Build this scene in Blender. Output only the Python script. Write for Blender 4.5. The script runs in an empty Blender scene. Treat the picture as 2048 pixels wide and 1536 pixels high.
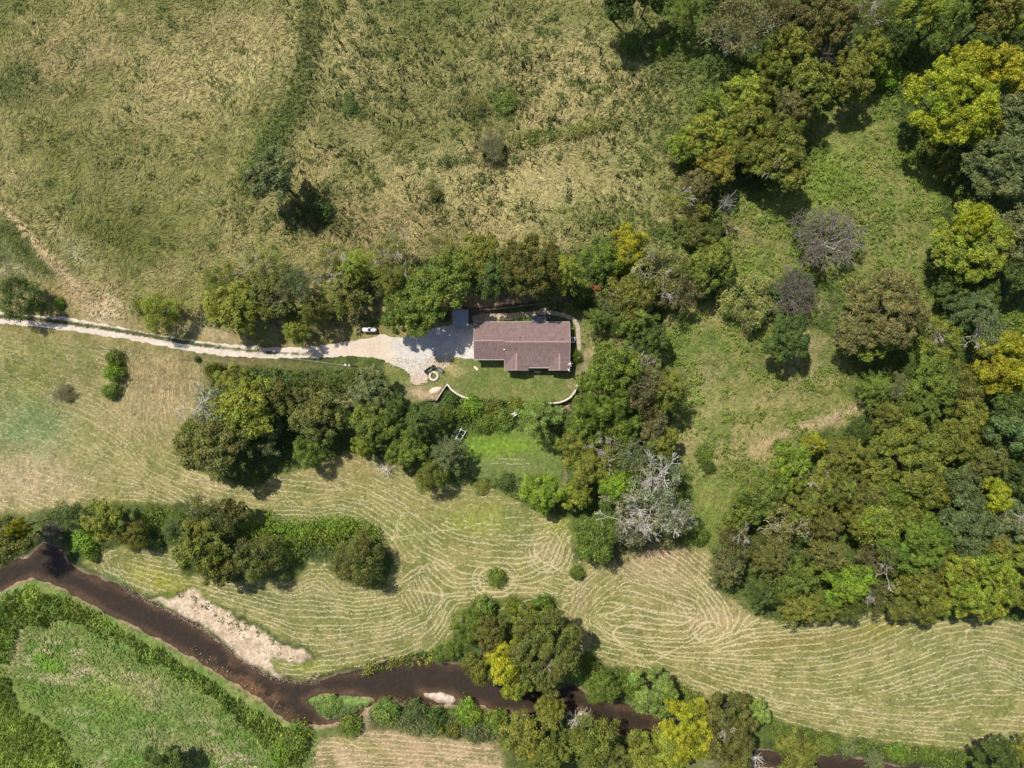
import bpy, math, random
import numpy as np
from mathutils import Vector, geometry

# ------------------------------------------------------------------ camera, sky, sun, exposure
sc = bpy.context.scene
CAM_H = 136.0
cam_data = bpy.data.cameras.new("camera")
cam_data.sensor_width = 36.0
cam_data.lens = 18.0 / (102.4 / CAM_H)
cam_data.clip_start = 1.0
cam_data.clip_end = 3000.0
cam = bpy.data.objects.new("camera", cam_data)
sc.collection.objects.link(cam)
cam.location = (0, 0, CAM_H)
cam.rotation_euler = (0, 0, 0)
sc.camera = cam

SUN_EL = math.radians(56)
SUN_AZ = (0.66, -0.75)            # the way the light travels over the ground
world = bpy.data.worlds.new("World")
sc.world = world
world.use_nodes = True
wn = world.node_tree
wn.nodes.clear()
wo = wn.nodes.new("ShaderNodeOutputWorld")
wb = wn.nodes.new("ShaderNodeBackground")
ws = wn.nodes.new("ShaderNodeTexSky")
ws.sky_type = "NISHITA"
ws.sun_disc = False
ws.sun_elevation = SUN_EL
ws.sun_rotation = math.atan2(-SUN_AZ[0], -SUN_AZ[1])
ws.dust_density = 1.5
wb.inputs[1].default_value = 0.1
wn.links.new(ws.outputs[0], wb.inputs[0])
wn.links.new(wb.outputs[0], wo.inputs[0])

sun_data = bpy.data.lights.new("sun", "SUN")
sun_data.energy = 4.7
sun_data.angle = math.radians(0.5)
sun_data.color = (1.0, 0.945, 0.84)
sun = bpy.data.objects.new("sun", sun_data)
sc.collection.objects.link(sun)
sun.location = (0, 0, 120)
_n = math.hypot(*SUN_AZ)
sun.rotation_euler = Vector((SUN_AZ[0] / _n * math.cos(SUN_EL), SUN_AZ[1] / _n * math.cos(SUN_EL), -math.sin(SUN_EL))).to_track_quat("-Z", "Y").to_euler()

sc.view_settings.view_transform = "Standard"
sc.view_settings.look = "None"
sc.view_settings.gamma = 1.0
sc.view_settings.use_curve_mapping = False
sc.view_settings.exposure = 0.22
sc.cycles.max_bounces = 5
sc.cycles.transparent_max_bounces = 8

rng = np.random.default_rng(7)
random.seed(7)
C = sc.collection

# ------------------------------------------------------------------ numeric helpers
_LAT = np.random.default_rng(3).random((8, 128, 128)).astype(np.float32)

def vnoise(x, y, k=0):
    xi = np.floor(x).astype(int); yi = np.floor(y).astype(int)
    fx = x - xi; fy = y - yi
    fx = fx * fx * (3 - 2 * fx); fy = fy * fy * (3 - 2 * fy)
    L = _LAT[k % 8]
    a = L[yi % 128, xi % 128]; b = L[yi % 128, (xi + 1) % 128]
    c = L[(yi + 1) % 128, xi % 128]; d = L[(yi + 1) % 128, (xi + 1) % 128]
    return (a * (1 - fx) + b * fx) * (1 - fy) + (c * (1 - fx) + d * fx) * fy

def fbm(x, y, s, k=0, o=4):
    """Noise of feature size s, in 0..1, centred on 0.5."""
    t = 0; w = 0; a = 1.0; f = 1.0 / s
    for i in range(o):
        t = t + a * vnoise(x * f + 17.3 * i + 5.1 * k, y * f + 9.7 * i + 3.3 * k, k + i)
        w += a; a *= 0.55; f *= 2.03
    return t / w

def sstep(a, b, x):
    t = np.clip((x - a) / (b - a), 0, 1)
    return t * t * (3 - 2 * t)

def seg_dist(px, py, poly, closed=True):
    d = np.full(px.shape, 1e9, np.float32)
    n = len(poly)
    for i in range(n if closed else n - 1):
        ax, ay = poly[i]; bx, by = poly[(i + 1) % n]
        vx, vy = bx - ax, by - ay
        t = np.clip(((px - ax) * vx + (py - ay) * vy) / max(vx * vx + vy * vy, 1e-6), 0, 1)
        d = np.minimum(d, (px - ax - t * vx) ** 2 + (py - ay - t * vy) ** 2)
    return np.sqrt(d)

def inside(px, py, poly):
    r = np.zeros(px.shape, bool)
    n = len(poly)
    for i in range(n):
        ax, ay = poly[i]; bx, by = poly[(i + 1) % n]
        if ay == by: continue
        m = (ay > py) != (by > py)
        r ^= m & (px < (bx - ax) * (py - ay) / (by - ay) + ax)
    return r

U0, U1, V0, V1, RS = -260, 2308, -260, 1796, 4
_gu, _gv = np.meshgrid(np.arange(U0, U1, RS, dtype=np.float32), np.arange(V0, V1, RS, dtype=np.float32))

class Field:
    """A value stored on the plan of the site every 0.4 m and read between the points."""
    def __init__(self, g): self.g = g.astype(np.float32)
    def __call__(self, u, v):
        x = np.clip((u - U0) / RS, 0, self.g.shape[1] - 1.001); y = np.clip((v - V0) / RS, 0, self.g.shape[0] - 1.001)
        xi = x.astype(int); yi = y.astype(int); fx = x - xi; fy = y - yi
        g = self.g
        return (g[yi, xi] * (1 - fx) + g[yi, xi + 1] * fx) * (1 - fy) + (g[yi + 1, xi] * (1 - fx) + g[yi + 1, xi + 1] * fx) * fy

def SDF(poly):
    """Signed distance to a closed outline, positive inside."""
    d = seg_dist(_gu, _gv, poly)
    return Field(np.where(inside(_gu, _gv, poly), d, -d))

def LINE(poly): return Field(seg_dist(_gu, _gv, poly, False))

# ------------------------------------------------------------------ outlines on the plan (tenths of a metre, v runs down)
WATER = [(-150,1118),(0,1127),(60,1112),(88,1085),(125,1100),(135,1130),(175,1145),(240,1172),(293,1202),(345,1225),(403,1257),(447,1290),(490,1325),(540,1355),
 (600,1365),(640,1362),(680,1348),(724,1339),(769,1324),(834,1320),(899,1327),(940,1330),(1000,1345),(1060,1350),(1131,1356),(1169,1385),(1227,1404),(1275,1414),(1300,1428),
 (1345,1440),(1400,1458),(1500,1500),(1600,1505),(1700,1512),(1800,1535),(2200,1560),(2200,1640),(1800,1600),(1600,1545),(1480,1530),(1400,1490),(1326,1455),(1305,1469),(1261,1471),
 (1227,1464),(1186,1438),(1124,1421),(1039,1428),(994,1425),(970,1414),(933,1407),(865,1414),(806,1409),(785,1399),(752,1404),(730,1424),(690,1445),(643,1453),(581,1445),(547,1421),(513,1390),(455,1356),(420,1336),
 (359,1301),(290,1264),(222,1230),(171,1202),(137,1182),(85,1161),(65,1155),(34,1168),(0,1185),(-150,1215)]
ISLAND = [(606,1400),(640,1386),(700,1390),(742,1396),(750,1401),(733,1414),(690,1434),(655,1438),(640,1428),(622,1410)]
SPIT = [(841,1384),(880,1385),(910,1393),(926,1404),(900,1408),(875,1402),(850,1392)]
SPIT2 = [(1158,1424),(1180,1430),(1188,1440),(1170,1442),(1154,1434)]
BAR = [(232,1163),(273,1178),(300,1190),(335,1192),(365,1176),(385,1172),(427,1200),(496,1243),(581,1284),(636,1312),(629,1325),(591,1329),(545,1318),(560,1338),(585,1356),(560,1366),(492,1329),(448,1294),(403,1260),(345,1228),(290,1205),(255,1185)]
DRIVE = [(-250,618),(-50,622),(0,624),(41,629),(130,635),(212,649),(297,666),(359,677),(444,687),(533,695),(615,694),(684,685),(714,679),(735,676),(757,670),(767,670),(808,676),(858,659),(901,650),(945,648),
 (951,660),(951,716),(925,718),(905,712),(898,730),(884,738),(868,731),(852,743),(856,764),(833,771),(822,764),(819,748),(807,737),(781,730),(769,720),(748,716),(721,713),(698,712),(680,713),(649,716),(547,717),(444,712),(376,702),(290,685),
 (239,676),(154,663),(68,653),(0,646),(-50,643),(-250,638)]
UPPER = [(-300,700),(0,700),(200,705),(390,735),(560,745),(700,750),(780,770),(830,800),(872,801),(894,768),(903,780),(920,791),(948,799),(1040,804),(1100,805),(1125,802),(1148,790),(1157,772),(1180,768),(1300,750),(1400,700),(2400,700),(2400,-300),(-300,-300)]
NORTH = [(-300,520),(250,560),(500,600),(700,620),(890,606),(938,621),(985,618),(1040,612),(1085,606),(1126,601),(1180,590),(1260,560),(1400,540),(2400,520),(2400,-300),(-300,-300)]
WALL_S = [(872,801),(894,768),(903,780),(920,791),(948,799),(1000,803),(1060,805),(1100,805),(1125,802),(1148,790),(1157,772)]
WALL_N = [(938,621),(985,618),(1040,612),(1085,606),(1126,601)]
MEADOW = [(-250,-250),(1230,-250),(1330,60),(1400,180),(1390,260),(1350,330),(1390,420),(1300,470),(1200,500),(1000,510),(860,520),(760,530),(640,550),(450,600),(300,640),(190,600),(110,540),(40,470),(-250,360)]
CLEAR_N = [(1400,180),(1500,160),(1640,230),(1740,165),(1800,190),(1790,300),(1880,330),(1880,420),(1850,560),(1880,640),(1700,590),(1600,540),(1480,580),(1430,500),(1450,400),(1560,370),(1640,290),(1500,250)]
CLEAR_S = [(1440,600),(1560,640),(1620,640),(1700,700),(1720,850),(1620,860),(1560,960),(1480,990),(1450,1100),(1365,1095),(1390,960),(1330,880),(1380,780),(1320,720),(1240,690),(1170,690),(1170,630),(1300,640),(1380,610)]
HAY = [(-250,690),(0,672),(240,690),(390,725),(420,760),(380,880),(350,905),(400,940),(500,975),(620,930),(700,905),(800,935),(850,975),(930,965),(1000,985),(1080,1030),(1140,1040),(1150,1120),(1240,1130),(1300,1095),(1420,1100),(1440,1180),(1500,1230),(1600,1245),
 (1750,1225),(1900,1235),(2300,1250),(2300,1490),(1960,1505),(1800,1490),(1640,1465),(1530,1440),(1480,1390),(1400,1395),(1300,1350),(1150,1318),(1140,1240),(1100,1195),(960,1195),(920,1230),(900,1295),(800,1318),(700,1338),(600,1364),(560,1345),(530,1312),(620,1330),(640,1310),
 (500,1240),(380,1175),(300,1190),(200,1150),(170,1130),(200,1095),(360,1095),(370,1150),(470,1160),(600,1160),(620,1120),(660,1120),(670,1160),(770,1180),(790,1130),(760,1070),(700,1040),(600,1045),(480,1045),(400,1010),(300,1005),(150,1012),(0,1028),(-250,1040)]
STRIP = [(740,1458),(900,1480),(1000,1490),(1020,1700),(560,1700),(640,1480)]
SBANK = [(-250,1218),(0,1187),(65,1158),(137,1184),(290,1266),(420,1338),(547,1424),(643,1455),(600,1700),(-250,1700)]
REED1 = [(-100,1195),(0,1187),(65,1160),(137,1187),(290,1270),(420,1343),(547,1428),(620,1458),(640,1490),(600,1540),(540,1510),(420,1400),(330,1345),(230,1290),(130,1245),(50,1262),(20,1330),(-100,1340)]
REED2 = [(-100,1350),(20,1345),(50,1400),(120,1450),(180,1560),(-100,1600)]
LAWN = [(770,722),(800,738),(820,755),(832,772),(856,766),(870,745),(900,735),(920,716),(950,716),(1150,745),(1158,770),(1148,790),(1125,801),(1040,803),(948,799),(920,790),(893,767),(872,801),(820,805),(790,780),(765,745)]
LOWLAWN = [(930,872),(1000,862),(1100,870),(1130,930),(1130,990),(1080,950),(1000,955),(950,950),(935,910)]

S = {k: SDF(v) for k, v in dict(water=WATER, island=ISLAND, spit=SPIT, spit2=SPIT2, bar=BAR, drive=DRIVE, upper=UPPER, north=NORTH, meadow=MEADOW, clear_n=CLEAR_N,
     clear_s=CLEAR_S, hay=HAY, strip=STRIP, sbank=SBANK, reed1=REED1, reed2=REED2, lawn=LAWN, lowlawn=LOWLAWN).items()}
DW_S, DW_N = LINE(WALL_S), LINE(WALL_N)
WATER_Z = -1.95

def creek(u, v):
    """Signed distance to the edge of open water, positive in the water."""
    s = np.minimum(S["water"](u, v), -S["island"](u, v))
    return np.minimum(np.minimum(s, -S["spit"](u, v)), -S["spit2"](u, v))

def height(x, y):
    x = np.asarray(x, float); y = np.asarray(y, float)
    u = 1024 + 10 * x; v = 768 - 10 * y
    su = S["upper"](u, v); sn = S["north"](u, v)
    ws = 3 + 75 * sstep(12, 70, DW_S(u, v)); wn_ = 3 + 110 * sstep(10, 90, DW_N(u, v))
    z = -1.25 * sstep(0, 1, (-su) / ws) + 1.1 * sstep(0, 1, sn / wn_)
    calm = sstep(10, 60, -S["drive"](u, v)) * sstep(0, 50, -S["lawn"](u, v)) * (1 - np.exp(-(((u - 1045) / 190) ** 4 + ((v - 690) / 110) ** 4)))
    z = z + calm * ((fbm(u, v, 260, 1, 2) - 0.5) * 0.9 + (fbm(u, v, 28, 2, 2) - 0.5) * 0.22)
    k = CAM_H / (CAM_H - WATER_Z)
    uw = 1024 + 10 * x * k; vw = 768 - 10 * y * k
    wob = (fbm(uw, vw, 22, 4, 3) - 0.5) * 12
    cs = creek(uw, vw) + wob * 1.1
    f = sstep(-18, 18, cs)
    zc = z * (1 - sstep(-60, -10, cs)) + (-1.25) * sstep(-60, -10, cs)
    z = np.where(cs > -60, zc, z) - 1.45 * f
    return z

def hgt(x, y): return float(height(np.array([x]), np.array([y]))[0])

def PT(u, v, z=0.0):
    """World x, y of the thing that stands at height z and is seen at plan point u, v from the drone."""
    k = (CAM_H - z) / CAM_H / 10.0
    return (u - 1024) * k, (768 - v) * k

def GP(u, v, dz=0.0):
    z = 0.0
    for _ in range(3):
        x, y = PT(u, v, z + dz); z = hgt(x, y)
    return x, y, z

# ------------------------------------------------------------------ what grows or lies where: true surface colours
def A(*c): return np.array(c, np.float32)
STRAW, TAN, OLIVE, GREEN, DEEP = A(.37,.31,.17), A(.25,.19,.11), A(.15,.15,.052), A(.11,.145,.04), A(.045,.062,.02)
BLOBS = [(1480,900,60,30,-20,A(.27,.22,.12),.5),(1560,800,60,30,-20,A(.27,.22,.12),.45),(1400,740,30,20,0,A(.3,.25,.15),.5),(1480,1000,18,10,0,A(.33,.26,.2),.5),(1700,430,50,26,10,A(.24,.21,.1),.5),(1600,360,30,20,0,A(.22,.2,.09),.4),(650,1180,90,14,3,A(.24,.21,.11),.45),(760,1280,120,14,-12,A(.22,.2,.1),.4),(1600,1400,160,20,8,A(.24,.22,.12),.4),(1800,1440,140,20,6,A(.24,.22,.12),.4),(280,960,60,24,10,A(.25,.22,.12),.5),(420,1000,60,12,14,A(.25,.21,.12),.4),
  # u, v, radius u, radius v, degrees, colour, strength
 (330,300,170,90,20,OLIVE,.6),(120,260,80,60,0,OLIVE,.5),(450,130,130,80,-20,STRAW,.75),(250,420,170,70,0,OLIVE,.6),(612,110,20,140,8,A(.08,.1,.03),.7),(570,230,20,80,28,A(.085,.105,.03),.65),(520,330,26,60,20,A(.08,.1,.03),.7),(300,470,120,60,10,A(.1,.115,.03),.6),(200,330,100,60,30,A(.1,.11,.035),.5),(170,120,80,40,-20,A(.26,.2,.13),.5),(430,60,120,40,0,A(.25,.2,.11),.5),(690,250,110,60,20,A(.1,.11,.04),.55),(830,170,120,60,0,A(.13,.135,.05),.4),(1120,340,120,30,0,A(.14,.15,.05),.4),(1260,360,60,60,0,A(.12,.16,.045),.5),(1290,260,50,60,0,A(.14,.17,.05),.5),(900,30,120,40,0,A(.1,.13,.04),.5),(1180,40,80,30,0,A(.09,.13,.035),.6),
 (60,130,100,70,0,TAN,.4),(700,120,90,110,0,STRAW,.35),(1000,380,230,90,0,STRAW,.8),(1180,150,170,80,10,STRAW,.5),(800,470,150,45,0,TAN,.7),(690,430,110,40,0,TAN,.6),(1200,440,110,40,10,GREEN,.6),
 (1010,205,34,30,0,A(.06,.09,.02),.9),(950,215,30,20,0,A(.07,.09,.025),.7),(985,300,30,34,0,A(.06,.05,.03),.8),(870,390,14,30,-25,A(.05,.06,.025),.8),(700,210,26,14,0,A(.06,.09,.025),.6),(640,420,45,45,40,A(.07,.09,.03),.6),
 (20,170,40,40,0,A(.07,.1,.03),.7),(1330,110,70,90,0,GREEN,.55),(1380,190,40,70,0,GREEN,.6),(520,290,40,60,0,GREEN,.4),(460,590,90,60,0,A(.17,.18,.05),.7),(300,600,70,30,0,OLIVE,.5),
 (45,470,90,11,48,A(.08,.1,.035),.85),(62,478,100,8,48,A(.48,.36,.24),1.0),(112,528,50,9,46,A(.46,.35,.24),.9),(150,580,50,14,50,A(.42,.31,.22),.8),(20,510,70,14,45,A(.2,.21,.1),.5),(0,540,60,14,2,A(.33,.27,.19),.6),(205,615,40,28,20,A(.52,.4,.3),1.0),(170,590,30,14,40,A(.3,.22,.15),.7),(250,645,40,12,10,A(.22,.17,.1),.6),
 (130,600,60,25,5,TAN,.6),(150,500,45,14,40,A(.3,.31,.2),.5),(455,675,35,14,5,A(.33,.25,.18),.7),(400,660,30,8,8,A(.45,.36,.27),.6),
 (125,785,36,30,0,A(.16,.13,.08),.7),(50,860,90,60,0,A(.08,.17,.095),.5),(30,810,50,50,0,A(.12,.17,.08),.35),(60,760,50,30,0,A(.15,.16,.04),.6),(60,960,110,50,0,A(.34,.26,.19),.75),(170,700,160,20,8,A(.16,.17,.07),.4),
 (320,780,90,80,0,A(.3,.22,.14),.8),(250,830,60,50,0,A(.24,.2,.12),.5),(500,725,130,10,3,A(.25,.18,.12),.5),(620,735,90,10,0,A(.1,.12,.035),.6),(230,700,60,10,8,A(.16,.13,.08),.5),
 (700,940,70,30,0,TAN,.55),(800,975,120,40,10,A(.2,.19,.08),.6),(950,1010,90,40,0,A(.2,.19,.07),.6),(420,965,50,10,15,A(.36,.27,.19),.6),(960,1040,60,28,0,A(.2,.22,.05),.7),(1110,1055,40,28,0,A(.19,.21,.04),.7),(1040,1050,30,40,0,A(.11,.15,.05),.6),
 (800,1060,40,28,0,A(.18,.2,.06),.6),(560,1030,100,12,0,A(.09,.13,.05),.6),(320,1160,70,20,20,A(.2,.21,.03),.8),(390,1190,60,10,30,A(.2,.2,.05),.6),(230,1160,30,14,30,A(.13,.18,.08),.6),(560,1200,90,25,5,A(.1,.13,.05),.5),(740,1230,140,20,-10,A(.14,.15,.05),.4),
 (620,1335,70,10,5,A(.17,.2,.03),.6),(1430,1240,70,30,0,A(.36,.27,.18),.7),(1300,1130,90,40,20,A(.33,.25,.17),.65),(1090,1095,32,26,0,A(.33,.26,.18),.5),(1550,1285,180,14,-4,A(.2,.16,.06),.65),(1780,1250,60,16,-20,A(.22,.19,.04),.6),(1450,1300,60,30,0,A(.3,.26,.15),.5),
 (1950,1330,60,40,0,A(.19,.18,.09),.5),(1160,1180,14,50,0,A(.2,.17,.11),.5),(1120,1340,60,30,0,GREEN,.4),(1900,1330,160,80,0,A(.17,.18,.08),.4),(1500,1440,60,30,0,A(.1,.14,.04),.5),(1330,1390,60,20,35,A(.08,.12,.03),.7),
 (1000,893,58,13,-4,A(.2,.31,.025),.95),(1000,888,85,24,0,A(.13,.2,.035),.7),(960,880,40,20,0,A(.12,.2,.03),.5),(1010,935,80,10,0,A(.14,.17,.07),.5),(1000,965,90,22,0,A(.12,.15,.045),.6),(1131,960,5,40,0,A(.22,.19,.12),.7),
 (700,850,30,16,45,TAN,.9),(680,800,45,16,-20,A(.25,.22,.12),.8),(660,790,60,10,0,A(.2,.19,.09),.5),(870,790,40,12,0,A(.4,.3,.24),.8),(885,728,24,14,20,A(.45,.35,.2),.9),(915,745,14,10,0,A(.35,.29,.17),.6),(840,785,34,12,10,A(.38,.28,.22),.7),
 (1000,602,70,14,-8,A(.25,.15,.11),.85),(1080,596,60,14,0,A(.2,.13,.1),.7),(960,612,40,9,-5,A(.3,.21,.13),.7),(1190,590,40,20,0,A(.24,.2,.1),.5),(1180,690,50,40,0,A(.19,.18,.085),.7),(1185,705,22,14,0,A(.33,.25,.17),.6),(1170,745,18,24,0,A(.3,.25,.16),.6),(1145,770,14,12,0,A(.3,.24,.15),.5),(1140,808,36,10,-20,A(.4,.29,.24),.7),
 (1050,790,50,10,0,A(.22,.19,.08),.4),(1600,860,110,10,-22,A(.38,.28,.21),.75),(1690,830,50,10,-25,A(.38,.27,.22),.7),(1530,900,20,24,20,A(.34,.25,.18),.5),(1610,740,70,30,0,A(.26,.23,.13),.5),(1380,860,40,60,0,A(.26,.23,.13),.5),(1440,800,60,50,0,A(.23,.22,.1),.4),
 (1530,720,50,30,0,GREEN,.5),(1370,700,60,40,0,A(.11,.16,.045),.5),(1420,1000,40,60,0,A(.16,.2,.05),.6),(1400,1075,40,24,0,A(.09,.17,.03),.7),(1500,960,30,30,0,A(.15,.2,.05),.5),(1740,330,30,20,0,TAN,.5),(1660,330,60,40,0,A(.14,.2,.03),.7),(1720,300,60,40,0,A(.19,.2,.07),.5),(1780,480,60,70,0,A(.2,.2,.09),.5),
 (1480,470,50,40,0,A(.26,.22,.11),.6),(1630,420,60,40,0,A(.12,.17,.035),.6),(1850,400,40,30,0,A(.15,.17,.05),.5),(1770,560,60,30,0,A(.2,.19,.09),.5),(1640,610,30,20,0,A(.28,.23,.14),.5),(1620,690,30,20,0,A(.3,.22,.15),.5),
 (200,1450,140,60,30,A(.1,.19,.035),.5),(230,1380,50,30,20,A(.2,.26,.06),.7),(100,1330,30,14,30,A(.15,.28,.03),.6),(170,1340,26,10,10,A(.43,.35,.27),.6),(300,1390,70,24,30,A(.33,.28,.19),.45),(30,1300,14,40,10,A(.3,.24,.17),.6),(330,1440,90,40,10,A(.1,.17,.04),.5),(340,1490,110,20,5,A(.28,.25,.16),.4),
 (820,1500,130,40,4,A(.33,.23,.17),.5),(720,1490,60,20,10,A(.16,.17,.05),.6),(735,1440,10,18,0,A(.36,.27,.22),.6),(1420,1510,60,30,0,A(.3,.24,.16),.4),(1320,1100,70,20,10,A(.28,.19,.13),.6),
]

def ground_colour(u, v, z=None):
    """The colour of the ground itself at plan points u, v."""
    du = (fbm(u, v, 26, 5, 3) - 0.5) * 26; dv = (fbm(u, v, 26, 6, 3) - 0.5) * 26
    U, V = u + du, v + dv
    n1 = fbm(u, v, 90, 0, 4)[..., None]; n2 = fbm(u, v, 22, 1, 4)[..., None]; n3 = fbm(u, v, 7, 2, 3)[..., None]
    def mix(a, b, t): return a * (1 - t) + b * t
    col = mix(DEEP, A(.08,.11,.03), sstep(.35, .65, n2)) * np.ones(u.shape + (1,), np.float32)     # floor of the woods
    def lay(col, sd, a, b, soft, n=n2):
        m = sstep(-soft, soft, sd)[..., None]
        return mix(col, mix(a, b, sstep(.3, .7, n)), m)
    col = lay(col, S["meadow"](U, V), A(.12,.135,.042), A(.26,.225,.11), 16, n1 * .6 + n2 * .4)
    col = lay(col, S["clear_n"](U, V), A(.085,.125,.028), A(.165,.175,.06), 14)
    col = lay(col, S["clear_s"](U, V), A(.105,.14,.038), A(.2,.19,.078), 12)
    col = lay(col, np.minimum(V - 560, 700 - V) - np.maximum(u - 930, 0), A(.16,.15,.06), A(.24,.2,.1), 14)
    col = lay(col, S["hay"](U, V), A(.145,.153,.055), A(.235,.213,.098), 6)
    col = lay(col, S["lowlawn"](U, V), A(.11,.16,.045), A(.15,.18,.065), 8)
    col = lay(col, S["sbank"](u + du * .4, v + dv * .4), A(.105,.17,.042), A(.165,.2,.07), 6)
    pale = sstep(.6, .68, fbm(u * .5 + v * .5, v * 1.6 - u * .3, 18, 3, 3))[..., None] * sstep(10, 40, np.minimum(S["sbank"](u, v), -np.maximum(S["reed1"](u, v), S["reed2"](u, v))))[..., None]
    col = mix(col, A(.38,.33,.24), pale * .7)
    col = lay(col, S["strip"](U, V), A(.16,.15,.07), A(.36,.27,.19), 8)
    col = lay(col, S["lawn"](u + du * .25, v + dv * .25), A(.115,.15,.045), A(.17,.18,.07), 4)
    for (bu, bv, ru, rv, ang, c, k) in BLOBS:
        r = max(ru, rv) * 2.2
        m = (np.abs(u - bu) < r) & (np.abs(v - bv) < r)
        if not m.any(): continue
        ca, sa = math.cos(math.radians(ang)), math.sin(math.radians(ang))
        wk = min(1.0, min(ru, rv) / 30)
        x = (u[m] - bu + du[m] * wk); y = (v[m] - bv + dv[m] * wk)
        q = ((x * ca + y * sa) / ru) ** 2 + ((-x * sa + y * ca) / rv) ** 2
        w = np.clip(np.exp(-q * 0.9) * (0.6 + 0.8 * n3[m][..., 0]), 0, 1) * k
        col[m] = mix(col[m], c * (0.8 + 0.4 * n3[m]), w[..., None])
    col = col * A(1.0, 1.0, .84)
    # gravel and the creek
    col = lay(col, S["bar"](u + du * .9, v + dv * .9) - 8, A(.42,.32,.22), A(.55,.44,.32), 5, n3 * .5 + n2 * .5)
    speck = sstep(.55, .68, fbm(u, v, 5, 3, 2))[..., None] * sstep(0, 1, (S["bar"](u, v) > 0) * 1.0)[..., None] * sstep(1180, 1190, V - (u - 380) * .55 + 20)[..., None] * 0
    cs = creek(u + du * .2, v + dv * .2)
    beach = sstep(-6, -1, cs)[..., None] * (S["bar"](u, v) < 4)[..., None]
    col = mix(col, A(.24,.18,.12), beach * .85)
    bed = mix(A(.32,.22,.14), A(.085,.064,.046), sstep(1, 18, cs + (fbm(u, v, 40, 5, 3) - .5) * 16)[..., None])
    col = mix(col, bed * (0.75 + 0.5 * n3), sstep(-1, 3, cs)[..., None])
    sp = np.maximum(S["spit"](u, v), S["spit2"](u, v))
    col = mix(col, A(.5,.4,.33), sstep(-3, 3, sp + (fbm(u, v, 8, 1, 2) - .5) * 6)[..., None])
    sh = np.exp(-(((u - 500) * .83 + (v - 1368) * .56) / 100) ** 4 - ((-(u - 500) * .56 + (v - 1368) * .83) / 17) ** 2)[..., None] * sstep(.35, .6, fbm(u, v, 18, 2, 3))[..., None]
    col = mix(col, A(.5,.33,.18) * (0.6 + 0.8 * n3), sh * .9)
    col = mix(col, A(.13,.19,.05) * (.7 + .6 * n3), sstep(0, 6, S["island"](u, v) + (n3[..., 0] - .5) * 8)[..., None])
    return np.clip(col * (0.86 + 0.28 * n3), 0.01, 0.8)

# ------------------------------------------------------------------ mesh helpers
def mesh_np(name, verts, faces, mat, parent=None, col=None, domain="POINT", smooth=False, fattr=None):
    verts = np.ascontiguousarray(verts, np.float32); faces = np.ascontiguousarray(faces, np.int32)
    me = bpy.data.meshes.new(name)
    k = faces.shape[1]
    me.vertices.add(len(verts)); me.vertices.foreach_set("co", verts.ravel())
    me.loops.add(faces.size); me.loops.foreach_set("vertex_index", faces.ravel())
    me.polygons.add(len(faces)); me.polygons.foreach_set("loop_start", np.arange(0, faces.size, k, dtype=np.int32))
    me.polygons.foreach_set("loop_total", np.full(len(faces), k, np.int32))
    me.update(calc_edges=True)
    if col is not None:
        a = me.attributes.new("Col", "FLOAT_COLOR", domain)
        a.data.foreach_set("color", np.concatenate([col, np.ones((len(col), 1))], 1).astype(np.float32).ravel())
    if fattr is not None:
        a = me.attributes.new("var", "FLOAT", "FACE")
        a.data.foreach_set("value", np.asarray(fattr, np.float32))
    if smooth:
        me.polygons.foreach_set("use_smooth", np.ones(len(faces), bool))
    me.materials.append(mat)
    return link(name, me, parent)

def link(name, me, parent=None):
    o = bpy.data.objects.new(name, me); C.objects.link(o)
    if parent is not None: o.parent = parent
    return o

def tag(o, label=None, cat=None, group=None, kind=None):
    if label: o["label"] = label
    if cat: o["category"] = cat
    if group: o["group"] = group
    if kind: o["kind"] = kind
    return o

def thing(name, loc, label, cat, group=None, rz=0.0):
    o = bpy.data.objects.new(name, None); C.objects.link(o)
    o.location = loc; o.rotation_euler = (0, 0, rz); o.empty_display_size = 0.3
    return tag(o, label, cat, group)

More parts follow.
